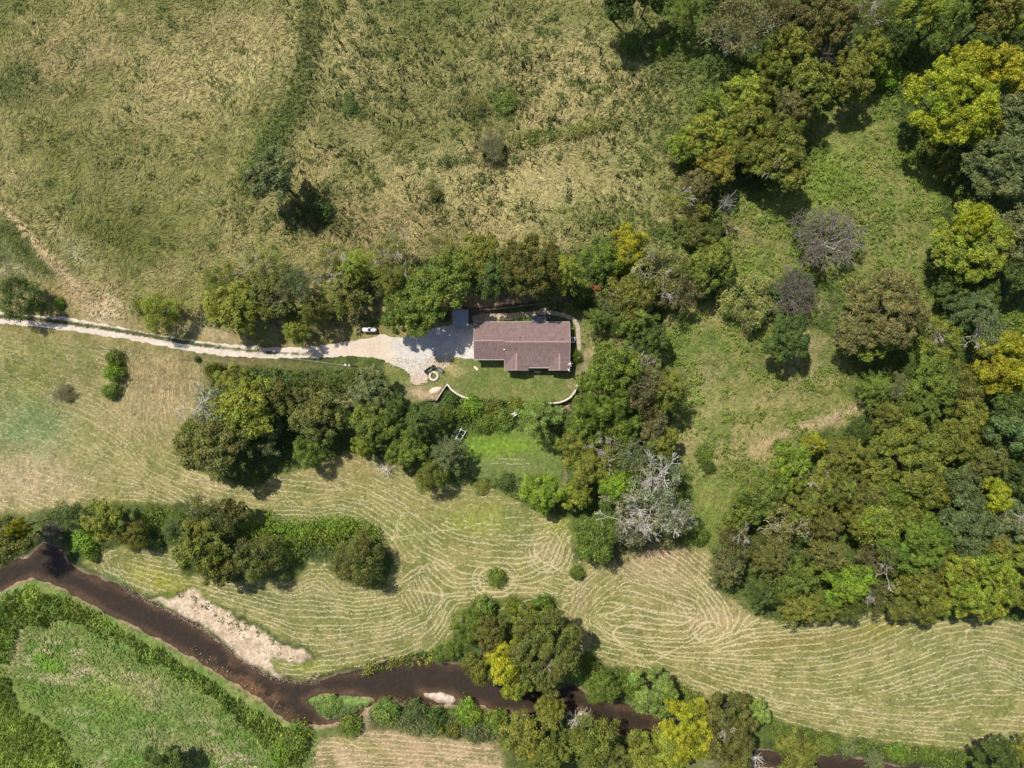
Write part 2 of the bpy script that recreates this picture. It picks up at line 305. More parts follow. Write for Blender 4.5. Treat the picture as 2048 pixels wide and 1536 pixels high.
class MB:
    """Collects boxes, prisms, tubes and slabs into one mesh."""
    def __init__(self): self.v = []; self.f = []
    def add(self, vs, fs):
        b = len(self.v); self.v += [tuple(p) for p in vs]; self.f += [tuple(i + b for i in f) for f in fs]
        return self
    def box(self, x0, x1, y0, y1, z0, z1):
        return self.add([(x0,y0,z0),(x1,y0,z0),(x1,y1,z0),(x0,y1,z0),(x0,y0,z1),(x1,y0,z1),(x1,y1,z1),(x0,y1,z1)],
                        [(0,3,2,1),(4,5,6,7),(0,1,5,4),(1,2,6,5),(2,3,7,6),(3,0,4,7)])
    def rbox(self, c, half, rz=0.0, tilt=0.0):
        """Box about c, tilted about its own x axis, then turned about z."""
        vs = []
        for sx, sy, sz in ((-1,-1,-1),(1,-1,-1),(1,1,-1),(-1,1,-1),(-1,-1,1),(1,-1,1),(1,1,1),(-1,1,1)):
            x, y, z = sx*half[0], sy*half[1], sz*half[2]
            y, z = y*math.cos(tilt) - z*math.sin(tilt), y*math.sin(tilt) + z*math.cos(tilt)
            x, y = x*math.cos(rz) - y*math.sin(rz), x*math.sin(rz) + y*math.cos(rz)
            vs.append((c[0]+x, c[1]+y, c[2]+z))
        return self.add(vs, [(0,3,2,1),(4,5,6,7),(0,1,5,4),(1,2,6,5),(2,3,7,6),(3,0,4,7)])
    def slab(self, pts, t):
        """A planar outline given along its top, t thick, downwards."""
        n = len(pts)
        vs = list(pts) + [(p[0], p[1], p[2] - t) for p in pts]
        fs = [tuple(range(n)), tuple(range(2*n-1, n-1, -1))] + [(i, i+n, (i+1) % n + n, (i+1) % n) for i in range(n)]
        return self.add(vs, fs)
    def tube(self, pts, rads, seg=6, cap=True):
        pts = [Vector(p) for p in pts]; n = len(pts); vs = []
        up = Vector((0.31, 0.17, 1)).normalized()
        for i, p in enumerate(pts):
            d = (pts[min(i+1, n-1)] - pts[max(i-1, 0)])
            d = d.normalized() if d.length > 1e-9 else Vector((0, 0, 1))
            a = d.cross(up)
            if a.length < 0.05: a = d.cross(Vector((1, 0, 0)))
            a.normalize(); b = d.cross(a)
            r = rads[i] if hasattr(rads, "__len__") else rads
            for k in range(seg):
                t = 2*math.pi*k/seg
                vs.append(tuple(p + a*(math.cos(t)*r) + b*(math.sin(t)*r)))
        fs = [(i*seg+k, i*seg+(k+1) % seg, (i+1)*seg+(k+1) % seg, (i+1)*seg+k) for i in range(n-1) for k in range(seg)]
        if cap: fs += [tuple(range(seg-1, -1, -1)), tuple((n-1)*seg+k for k in range(seg))]
        return self.add(vs, fs)
    def lathe(self, c, prof, seg=16):
        """Rings (radius, z) about the vertical through c."""
        vs = [(c[0]+r*math.cos(2*math.pi*k/seg), c[1]+r*math.sin(2*math.pi*k/seg), c[2]+z) for r, z in prof for k in range(seg)]
        fs = [(i*seg+k, i*seg+(k+1) % seg, (i+1)*seg+(k+1) % seg, (i+1)*seg+k) for i in range(len(prof)-1) for k in range(seg)]
        fs += [tuple(range(seg-1, -1, -1)), tuple((len(prof)-1)*seg+k for k in range(seg))]
        return self.add(vs, fs)
    def build(self, name, mat, parent=None, smooth=False, world=True):
        me = bpy.data.meshes.new(name)
        off = Vector(parent.location) if (parent is not None and world) else Vector((0, 0, 0))
        if parent is not None and world and parent.parent is not None: off = off + Vector(parent.parent.location)
        me.from_pydata([(p[0]-off.x, p[1]-off.y, p[2]-off.z) for p in self.v], [], self.f)
        if smooth: me.polygons.foreach_set("use_smooth", np.ones(len(me.polygons), bool))
        me.materials.append(mat)
        return link(name, me, parent)

# ------------------------------------------------------------------ materials
def new_mat(name):
    m = bpy.data.materials.new(name); m.use_nodes = True
    nt = m.node_tree
    return m, nt, nt.nodes["Principled BSDF"], nt.nodes["Material Output"]

def N(nt, t, **kw):
    n = nt.nodes.new(t)
    for k, v in kw.items():
        if k.startswith("i_"): n.inputs[k[2:].replace("_", " ")].default_value = v
        else: setattr(n, k, v)
    return n

def mixcol(nt, a, b, fac, blend="MIX"):
    n = nt.nodes.new("ShaderNodeMix"); n.data_type = "RGBA"; n.blend_type = blend
    for s, x in ((n.inputs[0], fac), (n.inputs[6], a), (n.inputs[7], b)):
        if hasattr(x, "is_output") or isinstance(x, bpy.types.NodeSocket): nt.links.new(x, s)
        else: s.default_value = x if not isinstance(x, tuple) else (x + (1,))[:4]
    return n.outputs[2]

def noise_tex(nt, scale, detail=4, rough=.6, obj=True):
    tc = nt.nodes.new("ShaderNodeTexCoord")
    n = nt.nodes.new("ShaderNodeTexNoise"); n.inputs["Scale"].default_value = scale
    n.inputs["Detail"].default_value = detail; n.inputs["Roughness"].default_value = rough
    nt.links.new(tc.outputs["Object"], n.inputs["Vector"])
    return n.outputs["Fac"]

def ramp(nt, fac, lo, hi, a, b):
    r = nt.nodes.new("ShaderNodeMapRange"); r.inputs[1].default_value = lo; r.inputs[2].default_value = hi
    r.inputs[3].default_value = a; r.inputs[4].default_value = b; r.clamp = True
    nt.links.new(fac, r.inputs[0]); return r.outputs[0]

def scale_col(nt, col, val):
    v = nt.nodes.new("ShaderNodeVectorMath"); v.operation = "SCALE"
    nt.links.new(col, v.inputs[0]) if isinstance(col, bpy.types.NodeSocket) else setattr(v.inputs[0], "default_value", col[:3])
    nt.links.new(val, v.inputs["Scale"]) if isinstance(val, bpy.types.NodeSocket) else setattr(v.inputs["Scale"], "default_value", val)
    return v.outputs[0]

def bump(nt, bsdf, h, strength, dist):
    b = nt.nodes.new("ShaderNodeBump"); b.inputs["Strength"].default_value = strength; b.inputs["Distance"].default_value = dist
    nt.links.new(h, b.inputs["Height"]); nt.links.new(b.outputs[0], bsdf.inputs["Normal"])

def attr_mat(name, fine=2.5, amp=.35, bump_d=.08, rough=.95, fine2=9.0):
    """Surface whose colour is stored with the geometry, broken up by grain and relief."""
    m, nt, b, out = new_mat(name)
    a = N(nt, "ShaderNodeAttribute", attribute_name="Col")
    n1 = noise_tex(nt, fine, 6, .65); n2 = noise_tex(nt, fine2, 3, .6)
    c = scale_col(nt, a.outputs["Color"], ramp(nt, n1, .3, .7, 1 - amp, 1 + amp))
    c = scale_col(nt, c, ramp(nt, n2, .3, .7, 1 - amp * .6, 1 + amp * .6))
    nt.links.new(c, b.inputs["Base Color"])
    b.inputs["Roughness"].default_value = rough; b.inputs["Specular IOR Level"].default_value = .15
    if bump_d: bump(nt, b, n1, .8, bump_d)
    return m

def plain(name, col, rough=.8, amp=.15, scale=3.0, metal=0.0, spec=.3, bump_d=0.0):
    m, nt, b, out = new_mat(name)
    n = noise_tex(nt, scale, 5, .6)
    nt.links.new(scale_col(nt, col, ramp(nt, n, .3, .7, 1 - amp, 1 + amp)), b.inputs["Base Color"])
    b.inputs["Roughness"].default_value = rough; b.inputs["Metallic"].default_value = metal; b.inputs["Specular IOR Level"].default_value = spec
    if bump_d: bump(nt, b, n, .7, bump_d)
    return m

def leaf_mat(name, from_object=True, trans=.3, spec=.34):
    m, nt, b, out = new_mat(name)
    if from_object:
        base = N(nt, "ShaderNodeObjectInfo").outputs["Color"]
        var = N(nt, "ShaderNodeAttribute", attribute_name="var").outputs["Fac"]
        c = scale_col(nt, base, ramp(nt, var, 0, 1, .38, 1.72))
        patch = noise_tex(nt, .45, 2, .5)
        warm = N(nt, "ShaderNodeVectorMath", operation="MULTIPLY"); warm.inputs[1].default_value = (1.13, 1.06, .8)
        nt.links.new(c, warm.inputs[0])
        cool = N(nt, 'ShaderNodeVectorMath', operation='MULTIPLY'); cool.inputs[1].default_value = (.68, .88, .85)
        nt.links.new(c, cool.inputs[0])
        c0 = mixcol(nt, c, cool.outputs[0], ramp(nt, noise_tex(nt, .33, 2, .5), .58, .4, 0, .8))
        c = mixcol(nt, c0, warm.outputs[0], ramp(nt, patch, .42, .68, 0, .75))
    else:
        c = N(nt, "ShaderNodeAttribute", attribute_name="Col").outputs["Color"]
    nt.links.new(c, b.inputs["Base Color"])
    b.inputs["Roughness"].default_value = .55; b.inputs["Specular IOR Level"].default_value = spec
    tr = N(nt, "ShaderNodeBsdfTranslucent")
    tw = N(nt, "ShaderNodeVectorMath", operation="MULTIPLY"); tw.inputs[1].default_value = (1.2, 1.35, .5)
    nt.links.new(c, tw.inputs[0]); nt.links.new(tw.outputs[0], tr.inputs[0])
    mx = N(nt, "ShaderNodeMixShader"); mx.inputs[0].default_value = trans
    nt.links.new(b.outputs[0], mx.inputs[1]); nt.links.new(tr.outputs[0], mx.inputs[2]); nt.links.new(mx.outputs[0], out.inputs[0])
    return m

def object_mat(name, rough=.85):
    m, nt, b, out = new_mat(name)
    base = N(nt, "ShaderNodeObjectInfo").outputs["Color"]
    n = noise_tex(nt, 2.5, 4, .6)
    nt.links.new(scale_col(nt, base, ramp(nt, n, .3, .7, .7, 1.3)), b.inputs["Base Color"])
    b.inputs["Roughness"].default_value = rough; b.inputs["Specular IOR Level"].default_value = .2
    return m

M = {}
M["ground"] = attr_mat("ground_soil_and_turf", 1.6, .42, .12)
M["gravel"] = attr_mat("gravel", 2.2, .16, .06, .95, 7)
M["dry"] = leaf_mat("dry_grass", False, .18, .12)
M["weed"] = leaf_mat("weed_leaves", False, .25, .2)
M["hay"] = leaf_mat("cut_hay", False, .1, .08)
M["leaf"] = leaf_mat("tree_leaves")
M["bark"] = object_mat("bark")
M["white"] = plain("white_paint", (.78,.78,.76), .45, .06, 2)
M["black"] = plain("black_metal", (.025,.026,.028), .45, .2, 5)
M["steel"] = plain("galvanised_steel", (.5,.51,.53), .4, .12, 3, .6)
M["wood"] = plain("weathered_wood", (.2,.16,.12), .85, .3, 6)
M["fascia"] = plain("pinkish_fascia", (.47,.385,.35), .6, .08, 2)
M["glass"] = plain("window_glass", (.04,.05,.06), .08, .1, 1, 0, .6)
M["concrete"] = plain("concrete", (.40,.33,.25), .9, .16, 1.2, bump_d=.01)
M["block"] = plain("pale_wall_block", (.62,.54,.45), .9, .16, 2.5, bump_d=.02)
M["rail_tie"] = plain("dark_timber", (.11,.095,.08), .9, .3, 3, bump_d=.02)

# ------------------------------------------------------------------ the ground: one sheet out to the far hills
def axis(a, step, far):
    inner = np.arange(-a, a + 1e-6, step)
    outer = a + np.cumsum(np.geomspace(step * 2, 60, 26)); outer = outer[outer < far]
    return np.concatenate([-outer[::-1], inner, outer])
gx = axis(107.0, .33, 700.0); gy = axis(82.0, .33, 700.0)
GX, GY = np.meshgrid(gx, gy)
GZ = height(GX.ravel(), GY.ravel()).reshape(GX.shape)
k_ = CAM_H / (CAM_H - GZ)
GU, GV = 1024 + 10 * GX * k_, 768 - 10 * GY * k_
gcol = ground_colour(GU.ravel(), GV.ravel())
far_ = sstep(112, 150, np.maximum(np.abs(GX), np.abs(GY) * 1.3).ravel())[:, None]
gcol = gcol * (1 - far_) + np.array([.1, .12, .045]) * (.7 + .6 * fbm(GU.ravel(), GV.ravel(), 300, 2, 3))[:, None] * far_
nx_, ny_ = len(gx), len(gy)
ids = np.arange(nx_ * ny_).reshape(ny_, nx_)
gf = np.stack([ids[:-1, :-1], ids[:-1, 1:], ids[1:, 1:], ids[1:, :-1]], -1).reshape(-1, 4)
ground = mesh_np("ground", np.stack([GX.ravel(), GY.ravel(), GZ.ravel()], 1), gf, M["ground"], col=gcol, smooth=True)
tag(ground, "rolling ground with meadow, mown hay field and creek valley", kind="structure")
del GX, GY, GU, GV, gf, gcol

# creek water, clipped a little way under its banks
m, nt, b, out = new_mat("creek_water")
wv = noise_tex(nt, 1.6, 5, .65)
g = N(nt, "ShaderNodeBsdfGlossy"); g.inputs["Roughness"].default_value = .12
g.inputs["Color"].default_value = (.9, .9, .95, 1)
tr = N(nt, "ShaderNodeBsdfTransparent"); tr.inputs[0].default_value = (.72, .66, .60, 1)
df = N(nt, "ShaderNodeBsdfDiffuse"); df.inputs[0].default_value = (.055, .047, .038, 1)
lw = N(nt, "ShaderNodeFresnel"); lw.inputs[0].default_value = 1.33
bp = N(nt, "ShaderNodeBump"); bp.inputs["Strength"].default_value = .35; bp.inputs["Distance"].default_value = .05
nt.links.new(wv, bp.inputs["Height"]); nt.links.new(bp.outputs[0], g.inputs["Normal"]); nt.links.new(bp.outputs[0], lw.inputs["Normal"])
m1 = N(nt, "ShaderNodeMixShader"); m1.inputs[0].default_value = .35
nt.links.new(tr.outputs[0], m1.inputs[1]); nt.links.new(df.outputs[0], m1.inputs[2])
m2 = N(nt, "ShaderNodeMixShader")
nt.links.new(lw.outputs[0], m2.inputs[0]); nt.links.new(m1.outputs[0], m2.inputs[1]); nt.links.new(g.outputs[0], m2.inputs[2]); nt.links.new(m2.outputs[0], out.inputs[0])
M["water"] = m
wx = np.arange(-118, 118, 1.0); wy = np.arange(-95, -28, 1.0)
WX, WY = np.meshgrid(wx, wy)
kk = CAM_H / (CAM_H - WATER_Z)
keep = S["water"](1024 + 10 * (WX + .5) * kk, 768 - 10 * (WY + .5) * kk) > -32
idw = np.arange(WX.size).reshape(WX.shape)
wf = np.stack([idw[:-1, :-1], idw[:-1, 1:], idw[1:, 1:], idw[1:, :-1]], -1)[keep[:-1, :-1]]
used, inv = np.unique(wf, return_inverse=True)
wvx = np.stack([WX.ravel(), WY.ravel(), np.full(WX.size, WATER_Z)], 1)[used]
o = mesh_np("creek_water", wvx, inv.reshape(-1, 4), M["water"], smooth=True)
tag(o, "brown clear creek water winding between gravel bars and green banks", kind="structure")

# ------------------------------------------------------------------ flat sheets that follow the ground
def resample(poly, step, jit, closed=True):
    out = []; n = len(poly)
    for i in range(n if closed else n - 1):
        a, b_ = np.array(poly[i], float), np.array(poly[(i + 1) % n], float)
        L = np.hypot(*(b_ - a)); k = max(1, int(L / step))
        for j in range(k): out.append(a + (b_ - a) * j / k)
    if not closed: out.append(np.array(poly[-1], float))
    out = np.array(out)
    return out + (np.stack([fbm(out[:, 0], out[:, 1], 9, 1, 3), fbm(out[:, 0], out[:, 1], 9, 4, 3)], 1) - .5) * 2 * jit

def sheet(name, poly, zoff, colf, mat, step=3.0, grid=4.0, jit=2.0, label=None, parent=None):
    P = resample(poly, step, jit)
    lo, hi = P.min(0), P.max(0)
    uu, vv = np.meshgrid(np.arange(lo[0], hi[0], grid), np.arange(lo[1], hi[1], grid))
    uu = uu.ravel(); vv = vv.ravel()
    pl = [tuple(p) for p in P]
    ok = inside(uu, vv, pl) & (seg_dist(uu, vv, pl) > grid * .5)
    pts = [Vector((float(a), float(b_))) for a, b_ in P] + [Vector((float(a), float(b_))) for a, b_ in zip(uu[ok], vv[ok])]
    n = len(P)
    vs, es, fs, *_ = geometry.delaunay_2d_cdt(pts, [(i, (i + 1) % n) for i in range(n)], [], 1, 1e-4)
    q = np.array([(p.x, p.y) for p in vs])
    x = (q[:, 0] - 1024) / 10; y = (768 - q[:, 1]) / 10
    z = height(x, y) + zoff
    k = (CAM_H - z) / CAM_H; x = x * k; y = y * k
    z = height(x, y) + zoff
    o = mesh_np(name, np.stack([x, y, z], 1), np.array([f[::-1] if True else f for f in fs]), mat, parent, col=colf(q[:, 0], q[:, 1]), smooth=True)
    if label: tag(o, label, kind="structure")
    return o

def drive_colour(u, v):
    n1 = fbm(u, v, 30, 1, 4)[:, None]; n2 = fbm(u, v, 6, 2, 3)[:, None]
    c = A(.50,.42,.34) * (1 - n1) + A(.62,.54,.46) * n1
    c = c * (0.85 + .3 * n2)
    pad = sstep(770, 800, u)[:, None]
    c = c * (1 - pad) + A(.50,.47,.44) * (.8 + .4 * n2) * pad
    tan_ = np.exp(-(((u - 730) / 60) ** 2 + ((v - 695) / 22) ** 2))[:, None]
    c = c * (1 - .5 * tan_) + A(.5,.38,.26) * .5 * tan_
    dirt = (sstep(735, 765, v) * sstep(810, 830, u))[:, None]
    c = c * (1 - .75 * dirt) + A(.42,.31,.25) * (.7 + .6 * n2) * .75 * dirt
    mid = np.interp(u, [-250, 0, 60, 130, 200, 280, 350, 400, 460, 540, 600], [629, 633, 637, 645, 655, 668, 681, 690, 697, 705, 708])
    w = np.interp(u, [-250, 0, 200, 300, 400, 540, 640], [4.4, 4.2, 3.4, 4.4, 3.2, 2.2, 0])
    s = (sstep(w + 1.4, w - 1.0, np.abs(v - mid) + (fbm(u, v, 7, 3, 3) - .5) * 6) * (w > .1))[:, None]
    return np.clip(c * (1 - s) + A(.12,.12,.05) * s, .02, .75)
for f_ in ("p",): pass
sheet("driveway", DRIVE, .03, drive_colour, M["gravel"], 3, 3.0, 3.4, "pale gravel driveway widening into the parking area beside the house")

# ------------------------------------------------------------------ house
def W(u, v, z): x, y = PT(u, v, z); return x, y
EZ = 2.7
def X(u, z=EZ): return PT(u, 0, z)[0]
def Y(v, z=EZ): return PT(0, v, z)[1]
m, nt, b, out = new_mat("roof_shingles")
tc = N(nt, "ShaderNodeTexCoord")
bk = N(nt, "ShaderNodeTexBrick"); bk.inputs["Scale"].default_value = 1.0
bk.inputs["Brick Width"].default_value = .9; bk.inputs["Row Height"].default_value = .17; bk.inputs["Mortar Size"].default_value = .012
bk.inputs["Color1"].default_value = (.228, .162, .150, 1); bk.inputs["Color2"].default_value = (.188, .132, .124, 1); bk.inputs["Mortar"].default_value = (.13, .088, .085, 1)
nt.links.new(tc.outputs["Object"], bk.inputs["Vector"])
streak = N(nt, "ShaderNodeTexNoise"); mp = N(nt, "ShaderNodeMapping"); mp.inputs["Scale"].default_value = (.9, .22, .3)
nt.links.new(tc.outputs["Object"], mp.inputs[0]); nt.links.new(mp.outputs[0], streak.inputs["Vector"]); streak.inputs["Detail"].default_value = 5
c_ = scale_col(nt, bk.outputs["Color"], ramp(nt, streak.outputs["Fac"], .35, .65, .84, 1.14))
c_ = scale_col(nt, c_, ramp(nt, noise_tex(nt, 5, 4, .7), .3, .7, .88, 1.12))
nt.links.new(c_, b.inputs["Base Color"]); b.inputs["Roughness"].default_value = .95; b.inputs["Specular IOR Level"].default_value = .1
bump(nt, b, bk.outputs["Fac"], -.4, .02)
M["shingle"] = m
M["siding"] = plain("cream_siding", (.62, .55, .46), .7, .08, 1.2)
M["cap"] = plain("ridge_cap_shingle", (.33, .225, .2), .9, .12, 3)

hx, hy = W(1040, 695, 0)
house = thing("house", (hx, hy, 0), "long single-storey house with a purple-brown shingle roof and two front gables", "house")
fp = [(951.5,646.5),(1136.5,646.5),(1136.5,737),(1099.5,737),(1099.5,718),(1054.5,718),(1054.5,737),(1011,737),(1011,716),(951.5,716)]
fpw = [W(u, v, EZ) for u, v in fp]
w_ = MB(); n = len(fpw)
w_.add([(x, y, -.1) for x, y in fpw] + [(x, y, 2.58) for x, y in fpw], [(i, (i + 1) % n, (i + 1) % n + n, i + n) for i in range(n)] + [tuple(range(n)), tuple(range(2 * n - 1, n - 1, -1))])
w_.build("wall", M["siding"], house)
# roof: slopes of the wing, of the main block, of the shallow porch roof and of the two gables
yb, yr = Y(644), Y(681.5, 4.2); RZ = EZ + .40 * (yb - yr)
xl, xm, xr = X(948.5), X(1009), X(1139)
yra = yr; yea = Y(719); zea = RZ - .40 * (yra - yea)
r_ = MB(); T = .12
r_.slab([(xl, yra, RZ), (xm, yra, RZ), (xm, yb, EZ), (xl, yb, EZ)], T)
r_.slab([(xl, yea, zea), (xm, yea, zea), (xm, yra, RZ), (xl, yra, RZ)], T)
yrb = Y(684, 4.05); RZB = RZ + .08
r_.slab([(xm, yrb, RZB), (xr, yrb, RZB), (xr, yb, EZ + .004), (xm, yb, EZ + .004)], T)
ybr = Y(702, 3.4); zbr = RZB - .40 * (yrb - ybr); yfe = Y(735)
r_.slab([(xm, ybr, zbr), (xr, ybr, zbr), (xr, yrb, RZB), (xm, yrb, RZB)], T)
r_.slab([(xm + .02, yfe, EZ), (xr - .02, yfe, EZ), (xr - .02, ybr, zbr), (xm + .02, ybr, zbr)], T)
yg = Y(740)
gables = []
for u0, ur, u1 in ((1008.5, 1033.2, 1057), (1097, 1119.5, 1139.4)):
    a, c0, e = X(u0), X(ur, 3.4), X(u1); zr = EZ + .02 + .36 * (e - a) / 2
    yi = yrb - .3
    yi = max(yi - 0, ybr + 0.0) if False else ybr - (zr - zbr) / -.40 if zr > zbr else ybr
    yi = min(yi, yrb - .2) + .15
    r_.slab([(a, yg, EZ + .02), (c0, yg, zr), (c0, yi, zr), (a, yi, EZ + .02)], T)
    r_.slab([(c0, yg, zr), (e, yg, EZ + .02), (e, yi, EZ + .02), (c0, yi, zr)], T)
    gables.append((a, c0, e, zr, yi))
roof = r_.build("roof", M["shingle"], house)
for a, c0, e, zr, yi in gables:
    g_ = MB(); yw = yg + .38
    g_.add([(a + .3, yw, 2.59), (e - .3, yw, 2.59), (c0, yw, zr - .22), (a + .3, yw + .1, 2.59), (e - .3, yw + .1, 2.59), (c0, yw + .1, zr - .22)], [(0, 1, 2), (5, 4, 3), (0, 3, 4, 1), (1, 4, 5, 2), (2, 5, 3, 0)])
    g_.build("gable_wall", M["siding"], house)
    MB().slab([(c0 - .14, yg - .01, zr - .01), (c0, yg - .01, zr + .05), (c0, yi - .6, zr + .05), (c0 - .14, yi - .6, zr - .01)], .03).slab([(c0, yg - .01, zr + .05), (c0 + .14, yg - .01, zr - .01), (c0 + .14, yi - .6, zr - .01), (c0, yi - .6, zr + .05)], .03).build("ridge_cap", M["cap"], house)
for x0, x1, y0, z0 in ((xl - .01, xm + .02, yra, RZ), (xm + .02, xr + .01, yrb, RZB)):
    k = int((x1 - x0) / .95); st = (x1 - x0) / k
    MB().slab([(x0, y0 - .15, z0 - .02), (x1, y0 - .15, z0 - .02), (x1, y0, z0 + .05), (x0, y0, z0 + .05)], .03).slab([(x0, y0, z0 + .05), (x1, y0, z0 + .05), (x1, y0 + .15, z0 - .02), (x0, y0 + .15, z0 - .02)], .03).build("ridge_cap", M["cap"], house)
def gutter(x0, x1, y0, y1, z): MB().box(x0, x1, y0, y1, z - .13, z + .035).build("gutter", M["fascia"], house)
gutter(xl, xr, yb + .003, yb + .1, EZ)
gutter(xl, xm, yea - .11, yea - .003, zea)
gutter(X(1057.6), X(1096.4), yfe - .12, yfe - .003, EZ)
for a, c0, e, zr, yi in gables:
    for p, q in (((a, EZ + .02), (c0, zr)), ((c0, zr), (e, EZ + .02))):
        MB().add([(p[0], yg - .07, p[1] - .15), (q[0], yg - .07, q[1] - .15), (q[0], yg - .07, q[1] + .03), (p[0], yg - .07, p[1] + .03),
                  (p[0], yg - .003, p[1] - .15), (q[0], yg - .003, q[1] - .15), (q[0], yg - .003, q[1] + .03), (p[0], yg - .003, p[1] + .03)],
                 [(0, 1, 2, 3), (7, 6, 5, 4), (0, 3, 7, 4), (1, 5, 6, 2), (3, 2, 6, 7), (0, 4, 5, 1)]).build("fascia_board", M["fascia"], house)
for xx, ys, s in ((xl, [(yb, EZ), (yra, RZ), (yea, zea)], -1), (xr, [(yb, EZ), (yrb, RZB), (ybr, zbr), (yg, EZ + .02)], 1)):
    mb = MB()
    for (y0, z0), (y1, z1) in zip(ys[:-1], ys[1:]):
        x0, x1 = sorted((xx + s * .003, xx + s * .07))
        mb.add([(x0, y0, z0 - .15), (x0, y1, z1 - .15), (x0, y1, z1 + .03), (x0, y0, z0 + .03), (x1, y0, z0 - .15), (x1, y1, z1 - .15), (x1, y1, z1 + .03), (x1, y0, z0 + .03)],
               [(0, 1, 2, 3), (7, 6, 5, 4), (0, 3, 7, 4), (1, 5, 6, 2), (3, 2, 6, 7), (0, 4, 5, 1)])
    mb.build("fascia_board", M["fascia"], house)
MB().box(xm - .06, xm - .003, yg, yea - .13, EZ - .15, EZ + .05).build("fascia_board", M["fascia"], house)
for u, v in ((1041, 674.5), (1050.5, 675.3), (1124, 678)):           # vent pipes
    x, y = W(u, v, 3.9); z = RZB - .40 * (y - yrb)
    MB().lathe((x, y, z - .1), [(.11, 0), (.07, .12), (.06, .45)], 10).build("vent_pipe", M["black"], house)
x, y = W(1008.5, 699.3, 3.6); MB().lathe((x, y, 3.35), [(.2, 0), (.13, .1), (.11, .5), (.16, .52), (.1, .6)], 12).build("vent_cap", M["white"], house)
def window(x, y, z0, w, h, face):
    nx, ny = {"s": (0, -1), "n": (0, 1), "e": (1, 0), "w": (-1, 0)}[face]
    if ny: f = MB().box(x - w/2 - .08, x + w/2 + .08, min(y, y + ny*.05), max(y, y + ny*.05), z0 - .08, z0 + h + .08)
    else: f = MB().box(min(x, x + nx*.05), max(x, x + nx*.05), y - w/2 - .08, y + w/2 + .08, z0 - .08, z0 + h + .08)
    fo = f.build("window", M["white"], house)
    if ny: p = MB().box(x - w/2, x + w/2, min(y + ny*.045, y + ny*.06), max(y + ny*.045, y + ny*.06), z0, z0 + h)
    else: p = MB().box(min(x + nx*.045, x + nx*.06), max(x + nx*.045, x + nx*.06), y - w/2, y + w/2, z0, z0 + h)
    me_parent = p.build("pane", M["glass"], None); me_parent.parent = fo
    me_parent.location = (-house.location.x, -house.location.y, 0)
for u, face, v in ((965, "s", 716), (990, "s", 716), (1033, "s", 737), (1118, "s", 737), (975, "n", 646.5), (1010, "n", 646.5), (1045, "n", 646.5), (1125, "n", 646.5)):
    window(X(u), Y(v), .95, 1.3, 1.2, face)
for u, v, s in ((1076, 718, -1), (1077, 646.5, 1)):
    yy = Y(v); MB().box(X(u) - .48, X(u) + .48, min(yy, yy + s*.06), max(yy, yy + s*.06), .08, 2.15).build("door", M["rail_tie"], house)
MB().box(X(1055) + .02, X(1099) - .02, Y(736), Y(718) - .02, 0.0, .14).build("porch_floor", plain("porch_floor", (.18,.13,.12), .8), house)
for u in (1059, 1071, 1083, 1095): MB().box(X(u) - .07, X(u) + .07, yfe + .12, yfe + .26, .14, 2.5).build("porch_post", M["white"], house)
MB().box(X(1070), X(1082), Y(745.5, .1), Y(742.5, .1), .0, .14).build("porch_step", M["block"], house)
# dark metal roof over the back door, on posts, with the deck under it
px0, px1, py0, py1 = X(1063, 2.6), X(1090.8, 2.6), Y(647, 2.6), Y(632.5, 2.6)
MB().slab([(px0, py0 + .35, 3.0), (px1, py0 + .35, 3.0), (px1, py1, 2.5), (px0, py1, 2.5)], .06).build("back_porch_roof", plain("dark_blue_metal", (.16,.175,.21), .4, .12, 2, .3), house)
MB().box(px1 + .003, px1 + .08, py1, py0 + .3, 2.42, 2.62).build("fascia_board", M["white"], house)
for xx in (px0 + .1, px1 - .1): MB().box(xx - .05, xx + .05, py1 + .05, py1 + .15, 0, 2.44).build("porch_post", M["white"], house)
mb = MB(); yy = Y(644, .2)
for i in range(8): mb = MB().box(X(1092, .2) + i * .3, X(1092, .2) + i * .3 + .27, yb - .1, Y(632, .2), .05, .2); mb.build("deck_board", M["rail_tie"], house)

# satellite dish and aerial at the front corner
t = thing("television_aerial", (*W(1139.3, 733, 3), 0), "small white crossed-rod aerial above the front corner of the house roof", "aerial")
ax, ay = W(1139.8, 728.5, 4.3)
MB().tube([(ax, ay - .35, 2.6), (ax, ay - .3, 4.2), (ax, ay, 4.35)], .035, 6).build("mast", M["steel"], t)
for a in (20, 75, 140, 195, 300):
    r = math.radians(a); MB().tube([(ax, ay, 4.35), (ax + .55 * math.cos(r), ay + .55 * math.sin(r), 4.4)], [.06, .03], 6).build("rod", M["white"], t)
dx, dy = W(1137, 741.5, 3.0)
t = thing("satellite_dish", (dx, dy, 0), "pale satellite dish curling round the front corner of the house eave", "satellite dish")
prof = [(r, .18 * (r / .42) ** 2) for r in (0.02, .1, .2, .3, .38, .42)]
mb = MB().lathe((0, 0, 0), prof, 20)
from mathutils import Matrix
R_ = Matrix.Rotation(math.radians(68), 3, Vector((-.5, .6, 0)).normalized())
mb.v = [tuple(R_ @ Vector(p) + Vector((dx, dy, 3.0))) for p in mb.v]
mb.build("dish", M["white"], t, True)
MB().tube([(dx + .28, dy + .75, 2.55), (dx + .25, dy + .3, 2.85), (dx, dy + .02, 3.0)], .05, 6).build("arm", M["white"], t)

